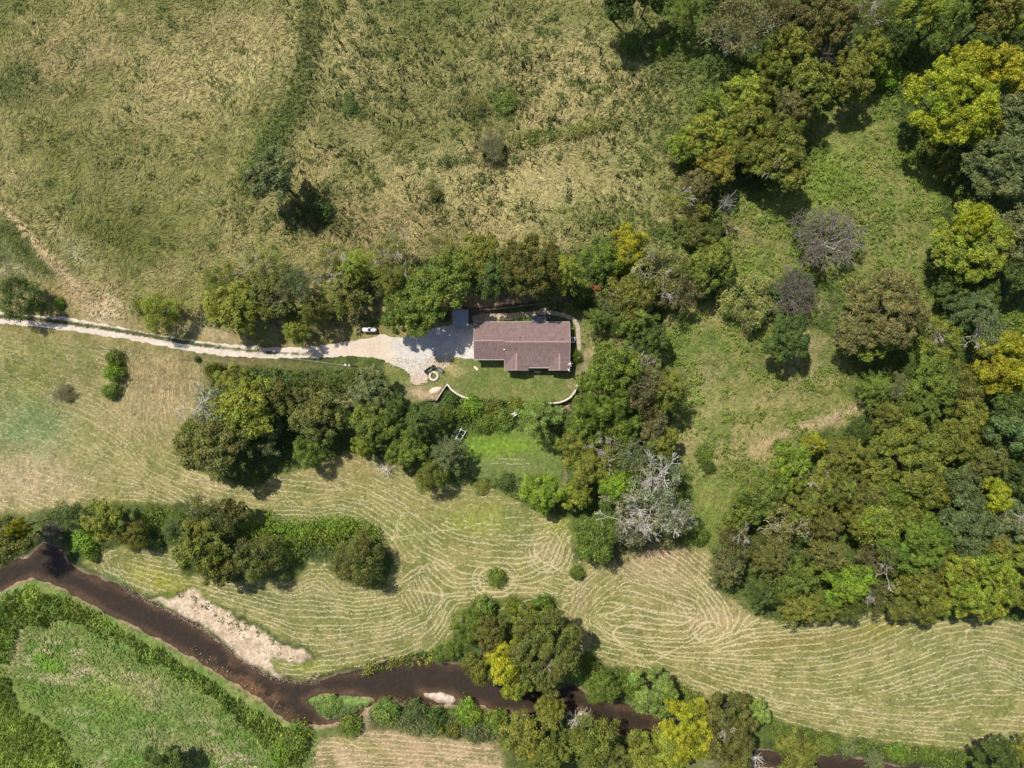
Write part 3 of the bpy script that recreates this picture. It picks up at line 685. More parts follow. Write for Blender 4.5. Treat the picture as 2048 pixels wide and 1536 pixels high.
# air conditioner beside the east wall
ax, ay = W(1145.3, 679.5, .9)
t = thing("air_conditioner", (ax, ay, 0), "white air-conditioning unit with dark fan grille beside the house end wall", "air conditioner")
MB().box(ax - .5, ax + .5, ay - .55, ay + .55, 0.05, .85).box(ax - .5, ax - .42, ay - .55, ay + .55, .85, .92).box(ax + .38, ax + .5, ay - .55, ay + .55, .85, .92).box(ax - .42, ax + .38, ay + .43, ay + .55, .85, .92).box(ax - .42, ax + .38, ay - .55, ay - .47, .85, .92).build("casing", M["white"], t)
MB().lathe((ax, ay, .86), [(.38, 0), (.38, .03), (.1, .05), (.1, .0)], 20).build("fan_grille", M["black"], t)
for k in range(3): MB().rbox((ax + .18 * math.cos(k * 2.09), ay + .18 * math.sin(k * 2.09), .93), (.17, .05, .006), k * 2.09, .3).build("fan_blade", M["steel"], t)

# shed with a ribbed metal roof, half under the trees
sx0, sx1, sy0, sy1 = X(905, 2.4), X(937, 2.4), Y(652, 2.4), Y(619.5, 2.4)
t = thing("shed", ((sx0 + sx1) / 2, (sy0 + sy1) / 2, 0), "open shed with blue-grey ribbed metal roof between the trees and house", "shed")
MB().box(sx0 + .15, sx0 + .25, sy0 + .3, sy1 - .15, 0, 2.2).box(sx1 - .25, sx1 - .15, sy0 + .3, sy1 - .15, 0, 2.2).box(sx0 + .26, sx1 - .26, sy1 - .25, sy1 - .15, 0, 2.35).build("wall", M["wood"], t)
met = plain("blue_grey_roof_metal", (.30, .315, .35), .42, .18, 1.2, .35)
k = 4; wdt = (sx1 - sx0) / k
for i in range(k):
    a = sx0 + i * wdt; mb = MB().slab([(a, sy0, 2.3), (a + wdt - .01, sy0, 2.3), (a + wdt - .01, sy1, 2.65), (a, sy1, 2.65)], .03)
    for j in range(3):
        xx = a + .05 + j * wdt / 3; mb.slab([(xx, sy0, 2.345), (xx + .06, sy0, 2.345), (xx + .06, sy1, 2.695), (xx, sy1, 2.695)], .04)
    mb.build("roof_panel", met, t)

# back path and patio of concrete slabs
path = tag(MB().box(-7.9, -7.85, 13.2, 13.25, -.05, .0).build("garden_path", M["concrete"]), "concrete slab path from the shed round the back of the house", kind="structure")
me0 = path.data
pc = [(945,640.5),(962,636),(985,635.5),(1010,634),(1035,631),(1060,628),(1080,625.5),(1094,624.5),(1110,626.5),(1126,630),(1140,634.5),(1150,641),(1155.5,650),(1156.5,665),(1157,680),(1157,695),(1156.5,713)]
hw = np.interp(np.arange(len(pc)), range(len(pc)), [7, 8.5, 8.5, 7, 5.5, 4.5, 4.4] + [4.3] * 10)
Q = np.array(pc, float); sl = np.concatenate([[0], np.cumsum(np.hypot(*np.diff(Q, axis=0).T))])
nn = 24; ss = np.linspace(0, sl[-1], nn + 1)
cu, cv, ch = np.interp(ss, sl, Q[:, 0]), np.interp(ss, sl, Q[:, 1]), np.interp(ss, sl, hw)
tg = np.stack([np.gradient(cu), np.gradient(cv)], 1); tg /= np.hypot(*tg.T)[:, None]
for i in range(nn):
    q = []
    for j, sgn in ((i, -1), (i + 1, -1), (i + 1, 1), (i, 1)):
        gpx = .25 if j == i else -.25
        uu = cu[j] + tg[j, 0] * gpx - tg[j, 1] * ch[j] * sgn; vv = cv[j] + tg[j, 1] * gpx + tg[j, 0] * ch[j] * sgn
        x, y = PT(uu, vv, .06); q.append((x, y, .06 + .006 * (i % 3)))
    MB().slab(q[::-1] if False else q, .12).build("slab", M["concrete"], path)
q = [PT(u, v, .09) for u, v in ((1080, 627), (1092, 627), (1092, 615), (1080, 615))]
MB().slab([(x, y, .09) for x, y in q], .15).build("slab", M["concrete"], path)

# retaining walls
def wall_run(name, pts, step, half, top, bot, mat, label, cap_mat=None, cat="retaining wall"):
    P = resample(pts, step, 0, False)
    cx, cy = PT(P[:, 0].mean(), P[:, 1].mean())
    t = thing(name, (cx, cy, 0), label, cat)
    for i in range(len(P) - 1):
        a, b_ = P[i], P[i + 1]; d = (b_ - a) / np.hypot(*(b_ - a)); nrm = np.array([-d[1], d[0]]) * half
        g_ = d * .12
        tt = top(i / (len(P) - 1)) + .02 * (i % 2)
        qs = [PT(*(a + g_ + nrm), tt), PT(*(b_ - g_ + nrm), tt), PT(*(b_ - g_ - nrm), tt), PT(*(a + g_ - nrm), tt)]
        MB().slab([(x, y, tt) for x, y in qs], .14).build("capstone", cap_mat or mat, t)
        c = sum(np.array(p) for p in qs) / 4
        qs2 = [tuple(c + (np.array(p) - c) * .93) for p in qs]
        MB().slab([(x, y, tt - .145) for x, y in qs2], tt - .145 - bot).build("block", mat, t)
    return t
wall_run("retaining_wall", [(894,768),(903,779.5),(912,786.5),(922,792),(935,796.5),(948,799.5)], 6, 1.6, lambda f: .3, -1.6, M["block"], "curved pale block retaining wall at the front lawn, nearer the fire pit")
wall_run("retaining_wall", [(1095,806),(1108,806),(1120,804.5),(1131,800.5),(1140,795),(1148,786),(1153,776),(1156,767)], 6, 1.7, lambda f: .28, -1.6, M["block"], "curved pale block retaining wall under the big green tree by the lawn")
wall_run("retaining_wall", [(872,801),(894,768)], 8, .7, lambda f: .1, -1.3, M["block"], "thin straight edging wall running down behind the sand heap")
wall_run("retaining_wall", WALL_N, 9, 1.6, lambda f: 1.25, -.1, M["rail_tie"], "long dark timber retaining wall behind the house", cat="retaining wall")

# fire pit with its seats
fx, fy = PT(867, 752, .3)
t = thing("fire_pit", (fx, fy, 0), "round pale stone fire pit on the gravel beside the lawn", "fire pit")
for k in range(16):
    a0 = 2*math.pi*k/16 + .012; a1 = 2*math.pi*(k+1)/16 - .012; r0, r1 = .60, .97; zt = .34 + .012 * (k % 3)
    MB().slab([(fx + r0*math.cos(a0), fy + r0*math.sin(a0), zt), (fx + r1*math.cos(a0), fy + r1*math.sin(a0), zt), (fx + r1*math.cos((a0+a1)/2)*1.01, fy + r1*math.sin((a0+a1)/2)*1.01, zt), (fx + r1*math.cos(a1), fy + r1*math.sin(a1), zt), (fx + r0*math.cos(a1), fy + r0*math.sin(a1), zt)], .36).build("stone", M["block"], t)
MB().lathe((fx, fy, .02), [(.58, 0), (.56, .05), (.3, .1), (.05, .12)], 14).build("ash_bed", plain("weedy_ash", (.13,.12,.06), .95, .5, 9), t)

def chair(u, v, rz, wdt, label, name="garden_chair", cat="chair", seat=(.03,.03,.033)):
    x, y = PT(u, v, .5)
    t = thing(name, (x, y, 0.03), label, cat, "seats round the fire pit", rz)
    ms = plain(name + "_cushion", seat, .7, .15, 4)
    h = wdt / 2
    MB().box(-h + .08, h - .08, -.3, .26, .34, .44).build("seat", ms, t, world=False)
    MB().rbox((0, .34, .66), (h - .06, .05, .3), 0, -.2).build("backrest", M["black"], t, world=False)
    for s in (-1, 1):
        MB().box(s*h - .05, s*h + .05, -.34, .3, .55, .61).build("armrest", M["black"], t, world=False)
        for yy in (-.3, .26): MB().box(s*h - .035, s*h + .035, yy - .035, yy + .035, 0, .549).build("leg", M["black"], t, world=False)
chair(852.7, 743.6, math.radians(50), .6, "single black armchair nearest the parked gravel edge, lower left of the seats")
chair(866.5, 734.3, math.radians(5), .6, "single black armchair directly behind the round fire pit")
chair(858.8, 739.3, math.radians(35), 1.15, "grey-cushioned black bench between the two black armchairs", "garden_bench", "bench", (.16,.17,.18))
chair(880.5, 740.2, math.radians(-38), 1.15, "grey-cushioned black bench alone on the rocky side of the fire pit", "garden_bench", "bench", (.16,.17,.18))

# propane tank
tx, ty, tz = GP(739, 659.5, .9)
t = thing("propane_tank", (tx, ty, tz), "white propane tank lying on the grass between driveway and trees", "gas tank")
prof = [(.05, -1.42), (.25, -1.38), (.39, -1.24), (.47, -1.02), (.47, 1.02), (.39, 1.24), (.25, 1.38), (.05, 1.42)]
mb = MB(); seg = 20
mb.add([(z, r*math.cos(2*math.pi*k/seg), .85 + r*math.sin(2*math.pi*k/seg)) for r, z in prof for k in range(seg)], [(i*seg+k, i*seg+(k+1) % seg, (i+1)*seg+(k+1) % seg, (i+1)*seg+k) for i in range(7) for k in range(seg)] + [tuple(range(seg)), tuple(7*seg+k for k in range(seg))])
mb.build("tank", M["white"], t, True, False)
MB().lathe((0, 0, 1.3), [(.29, 0), (.29, .12), (.2, .2), (.02, .23)], 14).build("valve_dome", M["black"], t, world=False)
for xx in (-.75, .75):
    MB().box(xx - .1, xx + .1, -.35, .35, 0, .42).build("foot", M["concrete"], t, world=False)
    MB().tube([(xx - .0, 0, 1.3), (xx, 0, 1.42)], .03, 6).build("lifting_lug", M["steel"], t, world=False)

# power pole, cable
bx_, by_, bz_ = GP(713, 733)
t = thing("power_pole", (bx_, by_, bz_), "wooden power pole with pale transformer cans over the hedge by the driveway", "power pole")
MB().tube([(0, 0, -.3), (0, 0, 8.2)], [.15, .1], 8).build("pole", M["wood"], t, world=False)
MB().lathe((-.35, .05, 7.2), [(.2, 0), (.24, .05), (.24, .7), (.2, .78), (.05, .8)], 14).build("transformer", M["white"], t, world=False)
MB().lathe((.42, 0, 7.5), [(.13, 0), (.16, .05), (.16, .5), (.05, .58)], 12).build("transformer", M["white"], t, world=False)
MB().box(-.75, .75, -.05, .05, 7.95, 8.07).build("crossarm", M["wood"], t, world=False)
for xx in (-.65, -.2, .65): MB().lathe((xx, 0, 8.07), [(.04, 0), (.07, .06), (.04, .16)], 8).build("insulator", M["white"], t, world=False)
ex, ey = PT(-260, 610, 8)
cab = []
for i in range(25):
    f = i / 24; cab.append((bx_ + (ex - bx_) * f, by_ + (ey - by_) * f, bz_ + 8.2 - 3.2 * 4 * f * (1 - f) * .5))
tag(MB().tube(cab, .028, 5).build("power_cable", M["steel"]), "thin pale overhead cable running west along the driveway to the pole", "cable")

# brace and rail of the old fence by the drive
x0, y0, z0 = GP(408, 644); x1, y1, z1 = GP(466, 661)
t = thing("fence_brace", (x0, y0, z0), "dark braced corner posts joined by a long pale rail above the driveway", "fence")
for px_, py_, pz_ in ((x0, y0, z0), (x1, y1, z1)): MB().tube([(px_, py_, pz_ - .2), (px_, py_, pz_ + 1.6)], .1, 8).build("post", M["rail_tie"], t)
MB().tube([(x0, y0, z0 + 1.4), (x1, y1, z1 + 1.35)], .045, 6).build("rail", M["wood"], t)
MB().tube([(x0, y0, z0 + 1.4), (x0 - .5, y0 + 2.6, z0 + .1)], .06, 6).build("brace", M["rail_tie"], t)
MB().tube([(x0 - .55, y0 + 2.65, z0 - .1), (x0 - .55, y0 + 2.65, z0 + 1.5)], .08, 8).build("post", M["rail_tie"], t)

# heap of sand, stone slab, odds and ends
def mound(name, u, v, ru, rv, h, rz, mat, label, cat):
    x, y, z = GP(u, v); n = 22; vs = [(0, 0, h)]; fs = []
    for j in range(1, 6):
        for k in range(n):
            a = 2*math.pi*k/n; r = j / 5 * (1 + .22 * (vnoise(np.array([k*.7 + u]), np.array([j*.5 + v]), 1)[0] - .5) * j / 2.5)
            vs.append((ru*r*math.cos(a), rv*r*math.sin(a), h * max(0, 1 - r*r) ** .8 * (.8 + .4 * vnoise(np.array([k*.9]), np.array([j*1.3]), 2)[0]) - (.08 if j == 5 else 0)))
    fs += [(0, 1 + k, 1 + (k+1) % n) for k in range(n)]
    fs += [(1+(j-1)*n+k, 1+j*n+k, 1+j*n+(k+1) % n, 1+(j-1)*n+(k+1) % n) for j in range(1, 5) for k in range(n)]
    mb = MB(); mb.add(vs, fs); o = mb.build(name, mat, None, True); o.location = (x, y, z); o.rotation_euler = (0, 0, rz)
    return tag(o, label, cat)
mound("sand_heap", 870.5, 781.5, 1.35, .75, .45, .35, plain("pale_sand", (.62,.49,.37), .95, .12, 5, bump_d=.02), "heap of pale sand beside the thin edging wall", "sand heap")
x, y, z = GP(952, 736.5)
o = MB().rbox((0, 0, .06), (.5, .22, .08), -.75).build("stone_slab", M["block"]); o.location = (x, y, z); tag(o, "single beige stone slab lying on the front lawn", "stone")

x, y, z = GP(921, 869)
t = thing("trailer_frame", (x, y, z), "white metal trailer frame half hidden in weeds below the lawn", "trailer", rz=math.radians(58))
MB().box(-1.4, 1.3, .38, .56, .5, .62).build("rail", M["white"], t, world=False)
MB().box(-1.0, 1.3, -.66, -.58, .5, .6).build("rail", M["white"], t, world=False)
for xx in (-.9, .1, 1.0): MB().box(xx - .04, xx + .04, -.575, .375, .52, .58).build("crossbar", M["white"], t, world=False)
MB().box(-1.45, -.35, .2, .62, .625, .8).build("deck_plate", M["white"], t, world=False)
for s in (-.86, .8):
    mb = MB(); mb.add([(.1 + .3*math.cos(a*.3927), s + w2, .3 + .3*math.sin(a*.3927)) for w2 in (-.08, .08) for a in range(16)], [(i, (i+1) % 16, (i+1) % 16 + 16, i + 16) for i in range(16)] + [tuple(range(15, -1, -1)), tuple(range(16, 32))]); mb.build("wheel", M["black"], t, world=False)
x, y, z = GP(1028, 828.5)
t = thing("slatted_steps", (x, y, z + .9), "small white slatted steps showing among bushes below the lawn", "steps", rz=.5)
for k in range(4): MB().box(-.42, .42, -.34 + k*.2, -.22 + k*.2, .1 + k*.1, .14 + k*.1).build("tread", M["white"], t, world=False)
for s in (-.44, .44): MB().box(s - .02, s + .02, -.36, .42, .0, .09).build("stringer", M["white"], t, world=False)
x, y, z = GP(1189, 576.5)
t = thing("farm_gate", (x, y, z), "long rust-red tube gate lying among trees behind the house", "gate", rz=-.06)
red = plain("rust_red_paint", (.38,.085,.04), .6, .3, 5)
for yy, zz in ((-.3, .3), (-.1, .45), (.1, .6), (.3, .75)): MB().tube([(-1.4, yy, zz), (1.4, yy, zz)], .07, 6).build("tube_rail", red, t, world=False)
for xx in (-1.3, 0, 1.3): MB().box(xx - .06, xx + .06, -.34, .34, .2, .3).build("support", red, t, world=False)
x, y, z = GP(1461, 571)
o = MB().rbox((0, 0, .1), (.95, .13, .06), -.8).rbox((.3, .1, .2), (.7, .1, .04), -1.0).build("loose_boards", plain("raw_board", (.6,.42,.34), .8, .15, 4)); o.location = (x, y, z); tag(o, "pinkish loose boards lying by the pale olive bush", "boards")
x, y, z = GP(1168, 678)

# ------------------------------------------------------------------ tree models (built once each, then copied)
def rhombs(c, nrm, size, asp, r, along=None):
    """Leaf sprays: slightly folded four-cornered faces at c, facing nrm."""
    n = nrm / np.maximum(np.linalg.norm(nrm, axis=1, keepdims=True), 1e-6)
    q = r.normal(size=n.shape) if along is None else along
    t = q - (q * n).sum(1, keepdims=True) * n; t /= np.maximum(np.linalg.norm(t, axis=1, keepdims=True), 1e-6)
    b = np.cross(n, t)
    s = size[:, None]; a = asp if np.ndim(asp) == 0 else asp[:, None]
    fold = n * s * .18
    v = np.stack([c - t * s, c + b * s * a - fold, c + t * s, c - b * s * a - fold], 1)
    return v.reshape(-1, 3)

def quads(n): return np.arange(n * 4).reshape(-1, 4)

def sphere_dirs(n, r, zmin=-1.0):
    z = r.uniform(zmin, 1, n); a = r.uniform(0, 2*np.pi, n); s = np.sqrt(1 - z*z)
    return np.stack([s*np.cos(a), s*np.sin(a), z], 1)

def clump_leaves(cl, rad, per, size, r, squash=.75, up=.45):
    """Leaves over the upper shells of clumps centred at cl."""
    n = len(cl)
    ci = np.repeat(np.arange(n), per)
    d = sphere_dirs(len(ci), r, -.45)
    rr = rad[ci] * r.uniform(.5, 1.1, len(ci)) ** .7 * np.where(r.random(len(ci)) < .16, r.uniform(1.1, 1.75, len(ci)), 1)
    off = d * rr[:, None]; off[:, 2] *= squash
    c = cl[ci] + off
    nrm = d * .7 + np.array([0, 0, up]) + r.normal(size=d.shape) * .42
    sz = size * r.uniform(.6, 1.3, len(ci))
    var = np.clip(.5 + (r.random(n)[ci] - .5) * .55 + (r.random(len(ci)) - .5) * .55, 0, 1)
    return c, nrm, sz, var

def crown_mesh(name, c, nrm, sz, var, asp, r, along=None):
    v = rhombs(c, nrm, sz, asp, r, along)
    me_o = mesh_np(name, v, quads(len(c)), M["leaf"], fattr=var)
    me = me_o.data; bpy.data.objects.remove(me_o); return me

def trunk_mesh(name, tips, H, base_r, r, base_z=0.0):
    mb = MB()
    top = np.array([r.normal() * .2, r.normal() * .2, H * .62])
    mb.tube([(0, 0, -.6), (0, 0, .3), tuple(top * np.array([.5, .5, .55])), tuple(top)], [base_r * 1.5, base_r, base_r * .75, base_r * .4], 7)
    for tp in tips:
        tp = np.array(tp); s = np.array([0, 0, min(H * r.uniform(.22, .5), tp[2] * .8)])
        mid = (s + tp) / 2 + np.array([0, 0, -.05 * H]) + r.normal(size=3) * .25
        mb.tube([tuple(s), tuple(mid), tuple(tp)], [base_r * .5, base_r * .32, base_r * .1], 5)
    o = mb.build(name, M["bark"], None, True); me = o.data; bpy.data.objects.remove(o); return me

def make_broad(seed, R=5.0, H=11.0, nlobe=9, per=96, size=.185, lob=(.25, .40), ncl=17):
    r = np.random.default_rng(seed)
    lobes = [(r.normal()*.2, r.normal()*.2, H - R*.42, R*r.uniform(*lob))]
    for k in range(nlobe - 1):
        a = 2*np.pi*(k + r.uniform(-.3, .3))/(nlobe - 1); rl = R*r.uniform(*lob)
        rad = (R - rl*.85) * (r.uniform(.8, 1.08) if k % 3 else r.uniform(.45, .7))
        z = H*.36 + (H*.5) * math.sqrt(max(0, 1 - (rad/R)**2)) * r.uniform(.75, 1.05)
        lobes.append((rad*np.cos(a), rad*np.sin(a), z, rl))
    cl = []; cr = []
    for (x, y, z, rl) in lobes:
        d = sphere_dirs(ncl, r, -.35)
        p = np.array([x, y, z]) + d * rl * r.uniform(.75, 1.0, (ncl, 1)) * np.array([1, 1, .8])
        cl.append(p); cr.append(np.full(ncl, rl) * r.uniform(.30, .48, ncl))
    cl = np.concatenate(cl); cr = np.concatenate(cr)
    c, n, s, v = clump_leaves(cl, cr, per, size, r)
    return crown_mesh("crown", c, n, s, v, .62, r), trunk_mesh("trunk", [(l[0], l[1], l[2]) for l in lobes], H, .32, r), R, H

def make_feather(seed, R=5.0, H=11.0, nb=15, size=.2, droop=.5, dens=1.3):
    r = np.random.default_rng(seed); C_, N_, S_, V_, T_ = [], [], [], [], []; tips = []
    for tier, (rf, zf, nbt) in enumerate(((1.0, .62, nb), (.72, .82, int(nb*.75)), (.4, .97, int(nb*.5)))):
        for k in range(nbt):
            a = 2*np.pi*(k + r.uniform(-.45, .45))/nbt; L = R*rf*r.uniform(.72, 1.08); z1 = H*zf
            dr = np.array([np.cos(a), np.sin(a), 0]); sd = np.array([-np.sin(a), np.cos(a), 0]); tone = r.random()
            if tier < 2: tips.append(tuple(dr*L*.7 + np.array([0, 0, z1 - droop])))
            ns = int(11*dens)
            for i in range(ns):
                t = .25 + .75*(i + r.random())/ns
                p0 = dr*L*t + np.array([0, 0, z1 + .9*np.sin(t*2.2) - droop*2.2*t*t])
                for s in (-1, 1):
                    sl = L*.27*(1.15 - t*.7)*r.uniform(.7, 1.2); m = max(4, int(sl/.13*dens)); q = r.random(m)
                    dd = dr*.75 + sd*s*.75; dd = dd/np.linalg.norm(dd)
                    pts = p0 + dd*(q*sl)[:, None] + r.normal(size=(m, 3))*.11; pts[:, 2] -= (q*q*.45)*sl
                    C_.append(pts); N_.append(np.array([0, 0, 1.0]) + r.normal(size=(m, 3))*.5 + sd*s*.25); S_.append(size*r.uniform(.6, 1.2, m))
                    V_.append(np.clip(.5 + (tone - .5)*.5 + (r.random(m) - .5)*.6, 0, 1)); T_.append(np.tile(dd, (m, 1)) + r.normal(size=(m, 3))*.3)
    return crown_mesh("crown", np.concatenate(C_), np.concatenate(N_), np.concatenate(S_), np.concatenate(V_), .42, r, np.concatenate(T_)), trunk_mesh("trunk", tips[::3], H, .3, r), R, H

def make_round(seed, R=5.0, H=10.0, n=150, per=60, size=.165):
    r = np.random.default_rng(seed); d = sphere_dirs(n, r, -.15)
    rad = r.uniform(.7, 1.0, n)*(1 + .16*np.sin(3*np.arctan2(d[:, 1], d[:, 0]) + seed) + .1*np.sin(5*np.arctan2(d[:, 1], d[:, 0]) + seed*2))
    cl = d*np.array([R*.88, R*.88, H*.5])*rad[:, None] + np.array([0, 0, H*.45])
    c, nn, s, v = clump_leaves(cl, R*r.uniform(.11, .2, n), per, size, r, 1.0)
    return crown_mesh("crown", c, nn, s, v, .5, r), trunk_mesh("trunk", [tuple(x) for x in cl[:7]*.8], H, .3, r), R, H

def branch_tree(seed, R, H, levels=(8, 4, 3, 3, 3), r0=.22, spread=1.0, droop=0.0):
    """Forking limbs; returns segments as start, end, radii and the twig ends."""
    r = np.random.default_rng(seed); segs = []; ends = []
    def grow(p, d, L, rad, lev):
        q = p + d*L; segs.append((p, q, rad, rad*.62))
        if lev >= len(levels): ends.append(q); return
        for k in range(levels[lev]):
            nd = d + r.normal(size=3)*.55*spread + np.array([0, 0, .12 - droop]); nd /= np.linalg.norm(nd)
            t = r.uniform(.55, 1.0); grow(p + d*L*t, nd, L*r.uniform(.58, .85), rad*.55, lev + 1)
    base = np.array([0, 0, H*.32]); segs.append((np.array([0, 0, -.5]), base, r0*1.3, r0))
    n0 = levels[0]
    for k in range(n0):
        a = 2*np.pi*(k + r.uniform(-.3, .3))/n0; el = r.uniform(.25, 1.2)
        grow(base, np.array([np.cos(a)*np.cos(el), np.sin(a)*np.cos(el), np.sin(el)]), (R*.42)*r.uniform(.8, 1.15), r0*.6, 1)
    return segs, np.array(ends)

def seg_mesh(name, segs, mat, rmin=.012):
    P0 = np.array([s[0] for s in segs]); P1 = np.array([s[1] for s in segs]); r0 = np.maximum([s[2] for s in segs], rmin); r1 = np.maximum([s[3] for s in segs], rmin)
    d = P1 - P0; d /= np.linalg.norm(d, axis=1, keepdims=True)
    a = np.cross(d, np.array([.3, .2, 1.0])); a /= np.linalg.norm(a, axis=1, keepdims=True); b_ = np.cross(d, a)
    V = []
    for P, rr in ((P0, r0), (P1, r1)):
        for k in range(3):
            t = 2*np.pi*k/3; V.append(P + a*(np.cos(t)*rr)[:, None] + b_*(np.sin(t)*rr)[:, None])
    V = np.stack(V, 1).reshape(-1, 3); i = np.arange(len(segs))[:, None]*6
    F = np.concatenate([i + np.array([[k, (k+1) % 3, 3 + (k+1) % 3, 3 + k]]) for k in range(3)])
    o = mesh_np(name, V, F, mat); me = o.data; bpy.data.objects.remove(o); return me

def make_bare(seed, R=5.0, H=8.0):
    segs, ends = branch_tree(seed, R, H, (10, 4, 4, 4, 3), .2, 1.0)
    n = np.array([np.linalg.norm(s[2]) for s in segs]); thick = [s for s in segs if s[2] > .05]; thin = [s for s in segs if s[2] <= .05]
    E = np.array([s[1] for s in thin]); k = (R/np.percentile(np.hypot(E[:, 0], E[:, 1]), 97))
    K = np.array([k, k, (H/max(E[:, 2].max(), 1))])
    sc_ = lambda L: [(s[0]*K, s[1]*K, s[2], s[3]) for s in L]
    return seg_mesh("twigs", sc_(thin), M["bark"], .026), seg_mesh("trunk", sc_(thick), M["bark"]), R, H

def make_sparse(seed, R=5.0, H=10.0, per=26, keep=.75):
    segs, ends = branch_tree(seed, R, H, (8, 4, 3, 3), .15, .95)
    r = np.random.default_rng(seed + 50)
    k = R/np.percentile(np.hypot(ends[:, 0], ends[:, 1]), 95); K = np.array([k, k, H/ends[:, 2].max()])
    segs = [(s[0]*K, s[1]*K, s[2], s[3]) for s in segs]; ends = ends*K
    e = ends[r.random(len(ends)) < keep]
    c, n, s, v = clump_leaves(e, np.full(len(e), R*.14), per, .17, r)
    return crown_mesh("crown", c, n, s, v, .5, r), seg_mesh("trunk", segs, M["bark"], .02), R, H

def make_shrub(seed, R=2.2, H=2.4, n=46, per=46, size=.15):
    r = np.random.default_rng(seed); d = sphere_dirs(n, r, 0.0)
    cl = d*np.array([R*.8, R*.8, H*.7])*r.uniform(.6, 1.0, (n, 1)) + np.array([0, 0, H*.2])
    c, nn, s, v = clump_leaves(cl, R*r.uniform(.2, .32, n), per, size, r, .8)
    return crown_mesh("foliage", c, nn, s, v, .5, r), trunk_mesh("stem", [tuple(x) for x in cl[:6]*.8], H, .08, r), R, H

def make_deadwood(seed, L=4.0):
    segs, ends = branch_tree(seed, L, L*.9, (3, 3, 3, 2), .075, .8)
    return seg_mesh("dead_branch", segs[1:], M["bark"], .028)

PROTO = {
 "broad": [make_broad(s) for s in (11, 12, 13, 14, 15)],
 "big": [make_broad(s, 10.0, 16.0, 22, 100, .215, (.15, .26), 18) for s in (21, 22, 23)],
 "feather": [make_feather(s) for s in (31, 32, 33)],
 "round": [make_round(s) for s in (41, 42, 43)],
 "bare": [make_bare(s) for s in (51, 52)],
 "sparse": [make_sparse(s) for s in (61, 62, 63)],
 "shrub": [make_shrub(s) for s in (71, 72, 73, 74)],
}
DEADWOOD = [make_deadwood(s) for s in (81, 82, 83)]
PROTO["snag"] = [(d, PROTO["bare"][0][1], 3.6, 3.4) for d in DEADWOOD]
COL = dict(OL=(.180,.192,.033), DG=(.088,.128,.026), MG=(.155,.202,.032), BG=(.190,.280,.030), YG=(.240,.268,.036), YE=(.325,.325,.025), YO=(.200,.215,.036), BR=(.190,.172,.062),
           GG=(.168,.190,.075), GY=(.195,.180,.140), KH=(.260,.260,.08), BL=(.118,.158,.052), DO=(.150,.156,.037), DB=(.150,.138,.053), OR=(.235,.22,.036), LG=(.210,.280,.06), SG=(.225,.24,.13), WH=(.50,.46,.39))
TR = np.random.default_rng(99)
BARKC = {"snag": (.6, .55, .48), "bare": (.30, .28, .265), "sparse": (.34, .31, .26)}
KINDNAME = {"broad": "broadleaf_tree", "big": "broadleaf_tree", "feather": "feathery_tree", "round": "round_tree", "bare": "bare_tree", "sparse": "sparse_tree", "shrub": "shrub", "snag": "fallen_tree"}
count_ = {}
def tree(u, v, r, style, col, label, group=None, h=None, dead=0, cat=None):
    protos = PROTO[style]; i = count_.get(style, int(TR.integers(0, 5))); count_[style] = i + 1
    crown_me, trunk_me, R0, H0 = protos[i % len(protos)]
    rm = r*.1
    if h is None: h = {"shrub": 1.0*rm, "bare": 1.5*rm + 1.5, "snag": 2.0}.get(style, 1.35*rm + 4.0)
    h = min(h, 19)
    zc = h*.62
    k = (CAM_H - zc)/CAM_H; rm *= k
    x, y, z = GP(u, v, zc); x, y = PT(u, v, zc + z)
    t = bpy.data.objects.new(KINDNAME[style], None); C.objects.link(t); t.empty_display_size = .5
    t.location = (x, y, z - .05); t.rotation_euler = (TR.uniform(-.04, .04), TR.uniform(-.04, .04), TR.uniform(0, 6.283))
    s = rm/R0*(1.28 if style == "bare" else .9 if style == "snag" else 1.04); t.scale = (s*TR.uniform(.93, 1.07), s*TR.uniform(.93, 1.07), h/H0)
    tag(t, label, cat or ("shrub" if style == "shrub" else "tree"), group)
    c = np.array(COL[col])*TR.uniform(.9, 1.1)*TR.uniform(.95, 1.05, 3)
    names = {"snag": ("branches", "trunk"), "bare": ("twigs", "trunk"), "shrub": ("foliage", "stem")}.get(style, ("crown", "trunk"))
    a = link(names[0], crown_me, t); b_ = link(names[1], trunk_me, t)
    bc = BARKC.get(style, (.13, .11, .09))
    if style == "sparse" and (dead >= 3 or col == "SG"): bc = (.62, .58, .50)
    a.color = (*c, 1) if style not in ("bare", "snag") else (*(np.array(COL[col])*TR.uniform(.9, 1.1)), 1)
    b_.color = (*bc, 1)
    for q in range(dead):
        d = link("dead_branch", DEADWOOD[(i + q) % 3], t); d.color = (.56, .53, .46, 1) if col == "SG" else (.52, .48, .41, 1)
        aa = TR.uniform(0, 6.28); rr = R0*TR.uniform(.25, .7)
        d.location = (rr*math.cos(aa), rr*math.sin(aa), H0*TR.uniform(.62, .72)); d.rotation_euler = (TR.uniform(-.6, .6), TR.uniform(-.6, .6), aa)
        ds = TR.uniform(.55, .95)*(1.35 if col == "SG" else 1)/max(s, .5); d.scale = (ds, ds, ds*s*H0/h)
        d["label"] = "bleached dead branch sticking out of the crown"
    return t

